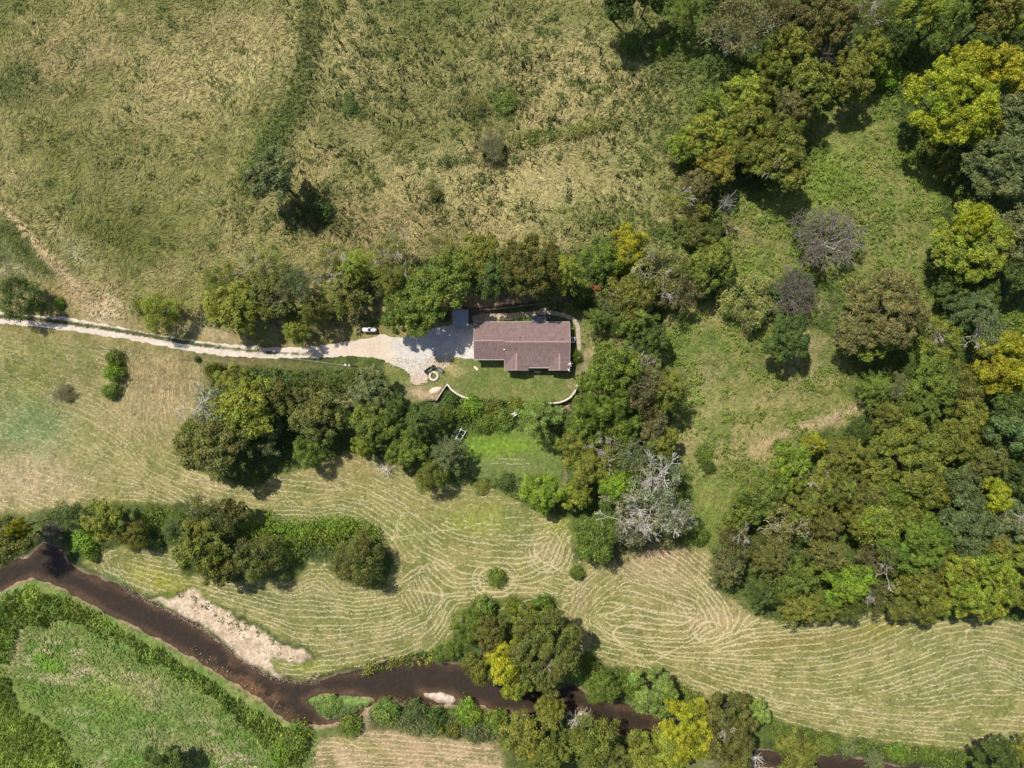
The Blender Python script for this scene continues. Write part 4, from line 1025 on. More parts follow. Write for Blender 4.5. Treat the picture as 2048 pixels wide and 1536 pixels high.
# ------------------------------------------------------------------ every tree and shrub that can be told apart
g = "trees and bushes in the tall-grass meadow"
tree(548,352,50,"broad","GG","lone dark grey-green tree casting a long shadow in the meadow",g,13)
tree(497,348,30,"shrub","MG","yellow-green bush touching the lone meadow tree",g,3.2)
tree(640,418,26,"shrub","DG","dark green bush lying in the shadow of the lone meadow tree",g,3)
tree(1010,205,26,"shrub","MG","round green bush alone in the pale tall grass",g,1.8)
tree(955,212,20,"shrub","DO","smaller dull bush beside the round green meadow bush",g,1.4)
tree(985,298,28,"sparse","DB","dark brown weedy sapling beside the bramble row",g,3.0)
tree(872,388,15,"shrub","DO","small dark narrow bush in pale grass west of the brambles",g,2)
tree(703,212,15,"shrub","DG","small dark green clump in the meadow above the lone tree",g,1.2)
tree(1325,92,20,"shrub","BG","small bright green bush at the meadow edge near the top",g,1.5)
tree(1262,85,26,"shrub","MG","green bush just below the shaded dark tree at the top edge",g,2)
g = "trees along the north side of the driveway"
tree(36,596,46,"round","DG","round dark green tree beside the driveway at its far west end",g,8)
tree(116,606,13,"shrub","BG","tiny bright green bush on bare dirt above the driveway",g,1.6)
tree(318,626,42,"round","YG","lone yellow-tinged round tree just above the driveway",g,8)
tree(282,612,20,"shrub","YO","rusty yellow bush against the lone tree above the driveway",g,3)
tree(440,560,36,"sparse","OL","loose olive tree at the west tip of the driveway tree line",g,8)
tree(470,612,56,"broad","YG","broad yellow-green tree behind the braced fence posts",g,11)
tree(520,530,40,"sparse","KH","pale khaki tree with whitish twigs at the meadow side of the line",g,8,2)
tree(545,598,46,"broad","DO","dark olive tree under white dead limbs above the driveway",g,11,2)
tree(598,575,36,"sparse","GG","grey-green half-dead tree with the whitest bare limbs in the line",g,12,2)
tree(592,662,30,"feather","YG","small yellow-green tree leaning out beside the driveway shadow",g,8)
tree(628,622,36,"feather","OL","olive drooping tree in the gap west of the propane tank",g,10)
tree(662,520,34,"sparse","KH","pale tree with crooked white twigs poking into the meadow",g,9,2)
tree(692,580,54,"feather","OL","large feathery olive tree directly northwest of the propane tank",g,9)
tree(712,530,38,"feather","YG","yellow-green feathery tree behind the large feathery olive one",g,10,1)
tree(782,512,36,"sparse","KH","pale tree topped by a white dead spire at the meadow edge",g,11,2)
tree(790,560,46,"feather","OL","olive feathery tree between the propane tank and the meadow",g,12,1)
tree(800,624,36,"broad","MG","olive-yellow tree immediately right of the propane tank",g,10)
tree(850,612,58,"broad","MG","large leafy green tree overhanging the gravel parking area",g,13)
tree(890,560,56,"broad","MG","large deep green tree north of the metal-roofed shed",g,13)
tree(885,505,34,"sparse","KH","thin pale tree with white twigs behind the shed trees",g,9,1)
g = "trees behind the house"
tree(958,510,42,"broad","OL","yellowish olive tree at the meadow edge behind the house",g,10)
tree(992,548,48,"feather","DG","dark green drooping tree right behind the timber wall",g,11)
tree(1062,532,62,"big","DO","biggest dark olive tree centred behind the house",g,15)
tree(1128,548,44,"feather","YG","yellow-green drooping tree between the big dark one and red gate",g,12)
tree(1090,588,26,"feather","OL","small drooping olive tree reaching over the timber wall",g,9)
tree(1204,515,36,"broad","MG","green tree beside the broken trunk near the yellow tree",g,9)
tree(1262,492,38,"broad","YE","small bright yellow tree north-east of the house",g,10)
tree(1250,530,18,"shrub","YE","low yellow fringe at the foot of the small yellow tree",g,5)
tree(1318,528,54,"sparse","KH","pale greyish tree with many white twigs beside the yellow tree",g,12,3)
tree(1362,578,44,"sparse","BR","brownish tree at the clearing edge east of the house",g,10,1)
tree(1262,592,48,"broad","OL","olive tree east of the rust-red gate",g,11,1)
tree(1192,640,27,"feather","MG","small bright tree just beyond the curve of the back path",g,6)
tree(1272,640,42,"feather","MG","bright-topped drooping tree over the shaded east yard",g,10)
tree(1298,680,36,"broad","DG","dark green tree at the lower end of the east yard",g,9)
tree(1235,650,26,"shrub","DG","dark bush in the shade between two bright drooping trees",g,3)
tree(1165,590,24,"shrub","DG","dark bush at the east end of the timber wall",g,3)
g = "trees below and east of the lawn"
tree(1222,730,52,"broad","MG","tall bright green tree at the lawn's upper east corner",g,15)
tree(1205,795,58,"big","MG","largest bright green tree overhanging the east end of the lawn wall",g,16)
tree(1178,838,46,"broad","MG","mid green tree below the east retaining wall",g,12)
tree(1235,838,44,"broad","MG","green lumpy tree in the middle of the group east of the lawn",g,13)
tree(1282,768,50,"sparse","DB","grey-brown thin tree between the bright green and olive ones",g,13,1)
tree(1330,780,48,"feather","OL","olive yellow tree at the clearing side of the lawn group",g,13)
tree(1285,738,34,"sparse","KH","pale twiggy tree at the top of the group east of the lawn",g,11,2)
tree(1292,848,42,"broad","DB","dark shaded brown-olive tree in the hollow east of the lawn",g,10)
tree(1318,885,34,"broad","OL","small olive tree at the clearing edge below the hollow",g,10)
tree(1077,835,50,"feather","LG","pale green willow-like tree at the foot of the lawn wall",g,11)
tree(1155,885,42,"broad","OL","olive tree at the east edge of the lower lawn",g,10)
tree(1212,900,50,"sparse","OL","olive tree with white twigs south of the big green ones",g,12,3)
tree(1262,905,42,"sparse","GG","grey-green tree with bare tips beside the clearing",g,11,2)
tree(1168,930,40,"broad","YO","yellow-olive tree above the round bright tree by the field",g,10)
tree(1222,950,32,"broad","OL","olive tree beside the lime green top",g,9)
tree(1240,968,36,"broad","BG","lime green tree beside the big grey dead-topped tree",g,11)
tree(1276,934,18,"broad","YE","little yellow-topped tree next to the lime green one",g,9)
tree(1083,982,44,"broad","BG","round bright green tree on the hay field below the lower lawn",g,9)
tree(1152,988,30,"broad","YG","small yellow-olive tree right of the round bright green one",g,8)
tree(1300,975,60,"sparse","SG","big grey-green tree full of white branches, upper half",g,14,6)
tree(1262,1030,55,"sparse","SG","big grey-green tree full of white branches, reaching over the field",g,14,9)
tree(1340,1020,44,"sparse","SG","grey-green white-branched tree at the clearing's lower end",g,12,5)
tree(1194,1078,50,"round","MG","round green tree overhanging the hay field beside the grey dead-topped tree",g,10)
tree(1155,1146,18,"shrub","MG","small leaning green bush in the field below the round green tree",g,2)
tree(1150,712,17,"shrub","MG","green bush between the house end wall and the path",g,2.2)
tree(1120,640,7,"shrub","BG","tiny green plant by the deck behind the house",g,.8)
tree(1145,795,10,"shrub","MG","small bush at the base of the curved east wall",g,1.2)
g = "trees between the driveway hedge and the hay field"
tree(424,741,21,"shrub","OL","olive bush at the west tip of the hedge below the driveway",g,4)
tree(393,718,8,"shrub","DG","tiny dark bush beside the driveway just above the hay field",g,1)
tree(468,760,34,"broad","YO","yellow-olive tree just behind the hedge's west end",g,8)
tree(498,812,58,"broad","YG","large yellow-green tree behind the bleached dead tree",g,13)
tree(440,822,50,"sparse","SG","bleached dead-topped tree at the brown hay field's edge",g,12,4)
tree(385,860,32,"shrub","YO","olive fringe bush left of the bleached tree",g,5)
tree(359,890,16,"shrub","MG","small dark bush alone beside the field, left of the tree group",g,2.4)
tree(432,898,62,"broad","DO","large dark olive tree throwing its shadow on the mown rows",g,14)
tree(492,868,36,"broad","DG","dark tree in the middle of the group by the hay field",g,11)
tree(532,872,38,"sparse","GG","thin grey-green tree between two long shadows",g,10)
tree(560,792,38,"broad","DO","dull olive tree under the hedge",g,10)
tree(632,832,52,"broad","DO","dark olive tree alone with a wide shadow to its right",g,11)
tree(618,905,36,"round","MG","small round green tree standing out into the hay field",g,8)
tree(680,838,26,"broad","DG","dark small tree at the right of the wide shadow",g,8)
tree(738,778,42,"broad","GG","grey-green tree beside the driveway's grassy verge",g,10)
tree(752,848,46,"broad","MG","mid green tree in the cluster west of the trailer",g,11)
tree(728,892,22,"broad","YG","small yellow-green tree at the field edge of the cluster",g,7)
tree(790,820,34,"broad","DG","dark green tree below the pink dirt patch",g,9)
tree(846,838,46,"feather","DG","dark drooping tree above the trailer frame",g,11)
tree(812,900,36,"broad","MG","glossy bright green tree beside fallen dead branches",g,9)
tree(862,952,36,"round","OL","olive round tree nearest the field below the feathery one",g,8)
tree(897,912,42,"feather","GG","star-shaped feathery tree with a spiky shadow by the lower lawn",g,9)
tree(772,938,24,"snag","WH","fallen bleached dead branches at the edge of the hay field",g,1.6,0,"dead tree")
g = "bushes on the bank under the lawn"
tree(902,800,24,"shrub","DG","dark green bush in the corner of the two walls",g,2.5)
tree(896,826,22,"shrub","MG","green bush below the wall corner",g,2.5)
tree(943,812,28,"shrub","BG","bright green bush under the end of the left wall",g,2.8)
tree(925,827,20,"shrub","MG","mid green bush above the trailer frame",g,2.5)
tree(985,812,24,"shrub","OL","dull weedy bush below the middle of the lawn",g,2.2)
tree(1005,840,26,"shrub","MG","green bush left of the white steps",g,2.2)
tree(968,848,24,"shrub","MG","bush at the upper rim of the lower lawn",g,2.4)
tree(1030,806,20,"shrub","YG","yellowish bush below the lawn edge near the willow-like tree",g,2)
tree(1012,965,22,"shrub","DG","dark bush at the lower rim of the lower lawn",g,1.6)
tree(962,975,18,"shrub","OL","faded bush left of the dark one below the lower lawn",g,1.2)
g = "bushes in the hay field"
tree(226,714,21,"shrub","MG","top bush of the upright green strip in the west field",g,2.4)
tree(225,744,24,"shrub","BG","middle bush of the upright green strip in the west field",g,2.6)
tree(219,782,21,"shrub","MG","lowest bush of the upright green strip in the west field",g,2.2)
tree(126,786,20,"sparse","DB","dead brown weeds standing in the west field",g,1.4)
tree(991,1157,24,"shrub","MG","round green bush ringed by mown rows in the middle of the field",g,2.4)
tree(1158,1284,8,"shrub","DG","tiny dark bush ringed by one mown circle",g,1.2)
tree(712,1126,54,"round","DO","big round olive tree at the end of the vine thicket",g,10)
tree(513,1114,48,"round","DO","round olive tree in the middle of the thicket by the field",g,10)
tree(421,1030,46,"sparse","DO","upper thin olive tree of the tall pair by the thicket",g,12,1)
tree(405,1090,54,"broad","OL","tall olive tree leaning towards the gravel bar",g,13)
tree(442,1140,34,"broad","DO","dark lower crown beside the tall olive tree near the rows",g,10)
tree(470,1022,28,"broad","DO","dark small crown casting shade at the top of the thicket",g,9)
tree(268,1070,34,"round","OL","round olive tree left of the thicket with shade below",g,7)
tree(212,1040,42,"broad","YO","yellow-brown tree at the west end of the creek thicket",g,10)
tree(348,1056,26,"feather","BL","blue-green bush tree inside the thicket",g,6)
tree(148,1038,28,"round","BL","grey-green tree above the creek bend",g,8)
tree(98,1068,22,"bare","GY","leafless grey bush hanging over the dark creek bend",g,3.5)
tree(165,1088,30,"shrub","BG","bright green bush on the bank right of the dark bend",g,3)
tree(182,1112,16,"shrub","MG","small green bush at the tail of the bright bank bush",g,2)
tree(28,1078,44,"broad","DO","dark olive tree over the creek at the west edge",g,11)
tree(48,1052,18,"broad","YE","small yellow crown on top of the dark creek tree",g,12)
g = "trees round the creek bend"
tree(935,1252,36,"round","MG","mid green tree on the left flank of the creek clump",g,9)
tree(905,1300,24,"shrub","MG","green bush at the left foot of the creek clump",g,2.6)
tree(880,1310,20,"shrub","MG","green bush on the bank further left of the creek clump",g,2)
tree(970,1216,26,"shrub","LG","pale vine-covered bush at the top of the creek clump",g,4)
tree(1084,1213,26,"shrub","MG","green bush at the top right of the creek clump",g,4)
tree(1025,1215,20,"shrub","YG","yellow-green bush on the top edge of the creek clump",g,4)
tree(978,1262,38,"broad","DO","dark olive crown between the green and yellow trees",g,12)
tree(1055,1245,36,"broad","YO","yellow-olive crown on top of the creek clump",g,12)
tree(1092,1300,74,"big","DO","largest brown-olive tree of the creek clump",g,16,1)
tree(962,1325,34,"broad","OL","olive crown leaning over the water beside the yellow tree",g,11)
tree(1004,1312,42,"broad","YE","tall yellow tree leaning over the creek",g,13)
tree(1034,1362,34,"broad","YG","lower yellow-green crown hanging over the creek",g,10)
tree(1098,1355,34,"broad","DO","dark crown dipping towards the water from the creek clump",g,9)
tree(1152,1348,28,"shrub","LG","grey-green bush on the bank right of the creek clump",g,3)
tree(1178,1330,22,"shrub","MG","bright bush behind the dark round tree on the creek bank",g,3)
tree(1205,1375,38,"round","MG","round green tree reaching over the creek with a blue shadow",g,8)
tree(1262,1372,26,"shrub","MG","mid green bush between the round tree and the pale one",g,4)
tree(1305,1382,48,"broad","LG","pale green big-leaved tree over the end of the pool",g,9)
tree(1378,1448,62,"big","YE","large yellow-green tree on the lower bank beyond the pool",g,14)
tree(1330,1500,48,"broad","YG","yellow-green tree at the bottom beside the brighter one",g,12)
tree(1286,1508,44,"broad","YO","yellow-olive tree at the bottom under the pool",g,11)
tree(1186,1486,52,"round","OL","olive round tree on the lower bank below the dead white tree",g,11)
tree(1238,1522,30,"broad","DO","dull olive tree at the bottom edge below the pool",g,9)
tree(1100,1412,32,"broad","YO","upper olive lobe of the tree dipping into the creek",g,10)
tree(1056,1470,52,"broad","YO","broad yellow-olive tree on the lower bank",g,12)
tree(1092,1502,40,"broad","OL","olive tree at the bottom edge below the broad one",g,11)
tree(1152,1436,34,"snag","WH","white fallen dead tree on the creek bank",g,2.5,2,"dead tree")
tree(1448,1448,66,"big","DO","tall grey-olive tree between the yellow tree and the hay field",g,15,1)
tree(1462,1515,36,"broad","DO","grey-olive tree at the bottom edge under the tall one",g,10)
tree(1515,1425,27,"broad","LG","small bright green tree at the lower corner of the hay field",g,7)
tree(1508,1514,24,"snag","WH","white dead branches over brown water at the bottom edge",g,2,1,"dead tree")
tree(1588,1504,48,"broad","OL","olive tree at the bottom edge below the hay rows",g,10)
tree(1748,1522,22,"feather","GG","grey-green bushy tree at the bottom edge among low weeds",g,5)
tree(1985,1510,44,"broad","DG","dark green tree at the bottom right corner of the field",g,10)
tree(2040,1506,32,"broad","OL","olive tree in the very bottom right corner",g,9)
tree(328,1528,40,"broad","DG","dark tree cut off by the bottom edge on the south field",g,8)
tree(772,1424,30,"shrub","LG","rounded grey-green bush where the side channel leaves the creek",g,3)
tree(828,1424,28,"shrub","BL","bluish bush on the south bank beside the small gravel spit",g,3)
tree(872,1440,26,"shrub","DG","dark bush on the south bank below the gravel spit",g,3)
tree(935,1430,32,"shrub","BG","bright bush on the south bank right of the gravel spit",g,3)
tree(990,1446,30,"shrub","MG","mid green bush on the south bank before the olive tree",g,3)
tree(950,1465,25,"shrub","GG","grey-green bush on the field side of the bank bushes",g,3)
tree(905,1462,22,"shrub","OL","olive bush beside the glowing yellow plant",g,2.5)
tree(882,1459,9,"shrub","YE","small glowing yellow plant among bank bushes",g,2.8)
tree(700,1455,26,"shrub","MG","bush beside the side channel on the field side",g,2.5)
tree(658,1412,24,"shrub","LG","low pale green bush on the small creek island",g,1.5)
tree(590,1480,34,"shrub","MG","large leafy bush at the creek end of the reed band",g,3)
tree(560,1510,30,"shrub","BG","bright bush below the leafy one near the dry strip",g,2.6)
tree(1655,1492,24,"shrub","MG","left green bush of the row under the hay field",g,2.4)
tree(1700,1500,24,"shrub","GG","second bush of the row under the hay field",g,2.4)
tree(1795,1505,22,"shrub","BG","bright bush of the row under the hay field",g,2)
tree(1860,1512,24,"shrub","MG","last green bush of the row before the dark corner tree",g,2)
g = "trees and shrubs in and round the clearings"
tree(1657,482,60,"bare","GY","larger leafless grey round tree in the clearing",g,9)
tree(1586,583,42,"bare","GY","smaller leafless grey round tree in the clearing",g,8)
tree(1497,596,56,"round","KH","pale olive bushy tree touching the smaller grey one",g,7)
tree(1576,678,48,"broad","DG","dark green tree below the smaller grey leafless one",g,9)
tree(1772,618,78,"big","BR","large brown tree between the clearing and the wood",g,13)
tree(1704,662,44,"broad","BR","lower left brown crown of the large brown tree",g,10)
tree(1745,680,36,"broad","YO","olive crown at the foot of the large brown tree",g,9)
tree(1887,683,44,"sparse","YG","straw-yellow thin tree beside the pale twiggy one",g,9,1)
tree(1885,650,24,"shrub","MG","green bush between the brown tree and the blue-green one",g,3)
tree(1960,672,44,"sparse","GG","pale twiggy tree with a white forked limb",g,12,3)
tree(1420,525,50,"broad","OL","olive tree on the west rim of the clearing",g,11)
tree(1425,472,27,"broad","DG","round dark green tree above the olive rim tree",g,8)
tree(1444,415,20,"snag","WH","white bare dead tree at the clearing's west rim",g,7,2)
tree(1388,470,36,"broad","DO","dull olive tree west of the round dark green one",g,9)
tree(1375,410,40,"sparse","OL","thin olive tree beside the white dead tree",g,9,1)
tree(1392,372,34,"broad","BR","brownish tree where meadow and wood meet",g,9)
tree(1748,780,36,"feather","MG","small flat-topped green tree with a dark stem shadow",g,8)
tree(1798,772,24,"sparse","GG","grey twiggy bush beside the flat-topped tree",g,6,1)
tree(1718,862,30,"round","DG","small dark green round tree at the tip of the clearing",g,5)
tree(1627,888,28,"feather","YE","pale yellow tree at the lower end of the clearing",g,8,1)
tree(1580,928,42,"broad","BG","bright green-yellow tree at the clearing's lower tip",g,10)
tree(1630,958,38,"broad","YO","yellow-olive tree with white twigs below the bright one",g,10,1)
tree(1408,908,20,"shrub","MG","green bush in the lower clearing near the grey branches",g,1.5)
tree(1418,935,16,"shrub","DG","smaller bush just below the green one in the lower clearing",g,1.2)
tree(1400,1075,22,"shrub","MG","green bush between the wood and the hay field corner",g,2)
g = "trees of the northern wood"
tree(1240,-8,46,"broad","DG","dark green tree cut off by the top edge over the meadow",g,14)
tree(1298,-12,34,"broad","DG","second dark tree cut off by the top edge near the meadow",g,13)
tree(1370,18,38,"feather","MG","feathery bright green tree at the top edge",g,10)
tree(1435,5,34,"broad","DG","deep green tree between the feathery one and the grey-brown one",g,12)
tree(1478,70,64,"sparse","DB","grey-brown thin tree with fanned pale branches",g,14,3)
tree(1540,25,42,"sparse","DB","brown thin tree at the top beside the dense brown ones",g,13,1)
tree(1590,45,34,"broad","DB","dark brown tree left of the russet crown",g,13)
tree(1650,25,60,"big","BR","russet-brown dense tree at the top edge",g,15)
tree(1669,92,38,"bare","GY","grey leafless tree below the russet crown",g,11)
tree(1742,25,42,"sparse","DO","olive twiggy tree right of the russet crown",g,13,2)
tree(1740,102,36,"broad","OL","olive tree below the twiggy one",g,11)
tree(1570,100,40,"broad","YO","yellow-olive tree right of the fanned pale branches",g,13)
tree(1540,148,38,"broad","OL","olive tree below the fanned pale branches",g,12)
tree(1618,178,48,"broad","OL","olive tree whose shade falls on the clearing",g,13)
tree(1697,155,44,"broad","YO","yellow-flecked olive tree above the clearing's shadow",g,11)
tree(1782,147,32,"shrub","BG","bright green bush beside the great yellow tree",g,4)
tree(1486,195,46,"broad","YG","yellow-green tree on the wood's meadow edge",g,11)
tree(1582,218,36,"broad","BR","brown-olive crown in the middle of the northern wood",g,12)
tree(1500,240,46,"broad","YO","rusty olive tree behind the meadow-edge ones",g,12)
tree(1560,262,40,"broad","OL","olive tree between the rusty crown and the clearing",g,12)
tree(1420,205,28,"shrub","MG","green bush at the meadow edge under the yellow-green tree",g,4)
tree(1408,265,42,"broad","YG","pale yellow-green tree bulging into the meadow",g,11)
tree(1366,292,30,"broad","YG","outermost yellow-tinged tree on the meadow side",g,8)
tree(1432,335,34,"broad","OR","orange-tinted tree near the wood's lower tip",g,10)
tree(1560,322,56,"broad","OL","wide olive tree with shade on the clearing's west side",g,13,1)
tree(1492,310,36,"broad","OL","olive tree left of the wide shading one",g,11)
tree(1455,290,28,"broad","YG","small yellow-green crown inside the northern wood",g,10)
g = "trees of the north-east corner"
tree(1835,18,42,"broad","YG","yellow-green tree at the top edge above the great yellow one",g,14)
tree(1885,45,46,"feather","MG","feathery green tree at the top edge",g,13)
tree(1800,80,32,"broad","DG","dark shaded tree left of the feathery green one",g,10)
tree(1935,20,36,"broad","DG","dark tree between feathery green and olive tops",g,13)
tree(1982,35,46,"broad","OL","olive tree near the top right corner",g,14)
tree(2040,20,34,"broad","YG","yellow-green tree in the very top right corner",g,13)
tree(2035,85,30,"broad","DG","dark green tree under the corner tree",g,11)
tree(1905,205,84,"big","YE","great golden-yellow tree, the biggest yellow crown",g,17)
tree(1990,150,46,"broad","YE","golden crown joined to the great yellow tree's right",g,15)
tree(1925,130,40,"broad","YE","top lobe of gold above the great yellow tree",g,15)
tree(1950,262,38,"broad","YG","greenish-yellow lower crown beside the great yellow tree",g,13)
tree(2025,235,48,"broad","GG","grey-green tree at the right edge beside the gold one",g,14)
tree(1992,340,66,"big","GG","big grey-green tree below the golden one",g,15)
tree(2045,330,40,"broad","GG","grey-green tree at the right edge beside the big one",g,13)
tree(1900,330,34,"feather","DO","drab tree in the shade below the great yellow one",g,6)
tree(1860,300,26,"shrub","OL","olive bush at the foot of the great yellow tree",g,3)
tree(1942,485,74,"big","YG","wide yellow-green tree at the right of the clearing",g,14)
tree(1935,452,34,"broad","YE","yellow top of the wide yellow-green tree",g,15)
tree(2030,465,46,"broad","GG","grey-green tree right of the wide yellow-green one",g,13)
tree(2035,545,42,"broad","DG","dark green tree at the right edge in deep shade",g,12)
tree(1905,575,34,"broad","DG","shaded dark tree below the wide yellow-green one",g,8)
tree(1965,580,34,"broad","DG","second shaded dark tree above the blue-green one",g,8)
tree(1940,618,50,"feather","BL","blue-green drooping tree above the pale twiggy one",g,10)
g = "trees of the eastern wood"
tree(2010,722,64,"big","YE","yellow-topped tree at the right edge mid height",g,15)
tree(2020,655,34,"broad","MG","green tree above the yellow-topped right edge tree",g,12)
tree(1864,768,48,"broad","MG","clear green tree with deep gaps east of the flat-topped one",g,12)
tree(1925,770,42,"sparse","OL","olive tree beside the clear green one",g,11,1)
tree(2016,800,50,"broad","DG","dark green tree below the yellow-topped one",g,13)
tree(2022,872,56,"broad","BL","large blue-green tree at the right edge",g,14)
tree(1926,842,46,"broad","OL","yellow-flecked olive tree right of the golden-olive dome",g,12)
tree(1834,818,46,"feather","MG","feathery green tree above the golden-olive dome",g,11)
tree(1775,830,34,"feather","OL","feathery olive tree by the clearing tip",g,9)
tree(1806,915,80,"big","YO","golden-olive dome, biggest crown of the eastern wood",g,15)
tree(1692,912,48,"feather","OL","feathery olive tree left of the golden-olive dome",g,12)
tree(1526,978,48,"broad","MG","green tree on the wood's clearing side",g,11)
tree(1485,1022,38,"broad","MG","green tree just below on the wood's clearing side",g,10)
tree(1895,888,42,"broad","OL","olive tree tucked right of the golden-olive dome",g,13)
tree(1965,925,50,"feather","DO","brown-olive feathery tree near the blue-green one",g,12)
tree(2035,955,42,"broad","DG","dark green tree at the right edge below the blue-green one",g,12)
tree(1673,978,44,"feather","OL","feathery tree below the yellow-olive white-twigged one",g,12)
tree(1735,985,38,"broad","DO","dark olive crown under the golden-olive dome",g,12)
tree(1780,985,36,"broad","MG","green crown under the golden-olive dome",g,12)
tree(1850,975,44,"broad","OL","olive crown at the dome's lower right",g,12)
tree(1912,972,44,"broad","BL","grey-green lumpy tree in the middle of the eastern wood",g,13)
tree(1982,990,38,"broad","YE","yellow crown near the right edge of the eastern wood",g,13)
tree(1462,1082,42,"sparse","DO","brownish tree at the wood's western point",g,11,1)
tree(1452,1128,44,"feather","DB","dark brown tree nearest the hay rows",g,10)
tree(1556,1040,46,"sparse","KH","khaki tree with white twigs in the west of the wood",g,13,2)
tree(1540,1110,50,"feather","DO","dark olive feathery tree behind the brown one",g,12,1)
tree(1608,1010,38,"broad","OL","olive crown north of the khaki one",g,12)
tree(1645,1042,44,"feather","DO","dull olive feathery crown in the wood's middle",g,13)
tree(1740,1035,46,"sparse","YG","yellow-green thin crown with pale twigs",g,13,2)
tree(1698,1030,34,"broad","OL","small olive crown left of the yellow-green thin one",g,12)
tree(1826,1082,64,"big","MG","big green dome in the eastern wood",g,15)
tree(1800,1025,40,"broad","OL","olive crown above the big green dome",g,13)
tree(1929,1042,58,"broad","BL","wide blue-green tree right of the big green dome",g,14)
tree(2015,1052,46,"broad","GG","grey-green tree near the right edge",g,13,1)
tree(1972,1085,34,"broad","OL","olive crown between the blue-green and grey-green ones",g,12)
tree(1649,1102,48,"feather","DO","dark feathery crown in the heart of the wood",g,13)
tree(1590,1155,48,"feather","MG","green feathery tree behind the field-edge ones",g,12)
tree(1519,1190,36,"feather","DG","dark green tree at the field edge near the hub of rows",g,9)
tree(1592,1208,44,"feather","OL","olive tree on the field edge with small tips",g,10)
tree(1645,1210,38,"feather","OL","olive tree next along the field edge",g,9)
tree(1686,1160,46,"broad","BG","brightest green tree in the eastern wood",g,12)
tree(1694,1218,28,"round","DO","dark little round tree below the brightest green one",g,8)
tree(1742,1188,42,"sparse","DO","grey-olive thin tree on the field edge",g,11,2)
tree(1757,1122,42,"sparse","DB","grey-brown thin crown in the heart of the wood",g,13,1)
tree(1826,1155,48,"broad","OL","olive tree below the big green dome",g,13)
tree(1802,1210,32,"broad","DO","dark olive tree on the field edge in the middle",g,9)
tree(1852,1212,32,"broad","OL","olive tree on the field edge right of the middle",g,9)
tree(1905,1140,42,"feather","YO","straw-olive feathery tree beside the yellow-green giant",g,12)
tree(1962,1152,70,"big","YG","yellow-green giant at the wood's lower right",g,15,1)
tree(1908,1198,36,"broad","YG","yellow-green crown on the field edge left of the giant",g,10)
tree(1975,1205,36,"broad","YG","yellow-green crown on the field edge under the giant",g,10)
tree(2042,1185,40,"broad","OL","olive tree at the right edge beside the giant",g,12)
tree(2042,1108,38,"broad","YO","yellow-olive tree at the right edge above the olive one",g,12)

# broken trunk beside the yellow tree
x, y, z = GP(1206, 492, 2)
t = thing("broken_trunk", (x, y, z), "bare broken brown trunk standing beside the small yellow tree", "dead tree")
MB().tube([(0, 0, -.3), (.1, .4, 2.2), (.0, 1.0, 4.6), (-.5, 1.7, 6.2)], [.28, .24, .18, .08], 8).build("trunk", M["rail_tie"], t, world=False)
MB().tube([(.05, .6, 3.0), (1.0, .9, 4.0), (1.9, 1.0, 4.3)], [.14, .1, .03], 6).build("limb", M["rail_tie"], t, world=False)
MB().tube([(.0, .8, 3.9), (-.6, .6, 4.6), (-1.3, 1.2, 5.1)], [.12, .08, .02], 6).build("limb", M["wood"], t, world=False)

# ------------------------------------------------------------------ vine thickets: leafy mounds along a line
LR = np.random.default_rng(5)
def thicket(name, pts, wid, h, col, label, dens=30, group="vine and bramble thickets"):
    P = np.array(pts, float); sl = np.concatenate([[0], np.cumsum(np.hypot(*np.diff(P, axis=0).T))]); L = sl[-1]
    n = int(L * wid * 2 / 100 * dens / 9)
    s = LR.random(n)*L; off = LR.uniform(-1, 1, n)
    u = np.interp(s, sl, P[:, 0]) ; v = np.interp(s, sl, P[:, 1])
    i = np.clip(np.searchsorted(sl, s) - 1, 0, len(P) - 2); d = (P[i+1] - P[i]); d /= np.hypot(*d.T)[:, None]
    wv_ = wid*(.6 + .8*fbm(s, s*0, 40, 1, 2))
    u = u - d[:, 1]*off*wv_; v = v + d[:, 0]*off*wv_
    x, y = (u - 1024)/10, (768 - v)/10; z = height(x, y); top = h*(1 - off**2)**.5*(.4 + 1.1*fbm(u, v, 26, 3, 3))
    k = (CAM_H - z - top)/CAM_H; cl = np.stack([x*k, y*k, z + top*.8 + .1], 1)
    c, nn, sz, var = clump_leaves(cl, LR.uniform(.45, .8, n), 10, .17, LR, .7)
    x0, y0, z0 = GP(P[:, 0].mean(), P[:, 1].mean())
    t = thing(name, (x0, y0, z0), label, "thicket", group)
    o = mesh_np("foliage", rhombs(c - np.array([x0, y0, z0]), nn, sz, .6, LR), quads(len(c)), M["leaf"], t, fattr=var)
    o.color = (*COL[col], 1)
thicket("vine_thicket", [(470,750),(540,752),(590,765),(620,775)], 15, 2.2, "DG", "dark green vine-covered hedge below the driveway, west stretch")
thicket("vine_thicket", [(610,765),(670,768),(720,758),(765,742)], 15, 2.2, "DO", "duller vine hedge under the power pole, east stretch", )
thicket("vine_thicket", [(475,1050),(520,1050),(560,1070),(610,1058),(660,1052),(715,1058),(750,1085)], 26, 3.0, "BG", "long bright vine thicket curving beside the mown rows")
thicket("vine_thicket", [(560,1125),(580,1100),(610,1085)], 22, 2.6, "MG", "vine thicket tail between two round olive trees")
thicket("vine_thicket", [(283,1030),(320,1040),(360,1055),(360,1085)], 24, 2.6, "MG", "vine thicket between the olive tree and tall pair by the creek")
thicket("vine_thicket", [(75,1045),(110,1025),(135,1015)], 14, 2.2, "DG", "dark vine bank above the creek bend")
thicket("vine_thicket", [(600,1070),(640,1075),(690,1080)], 18, 3.0, "YG", "pale yellow vines draped in the middle of the long thicket")
thicket("bramble_row", [(870,325),(900,318),(945,312)], 8, .9, "BL", "shorter bramble strip in the pale meadow")
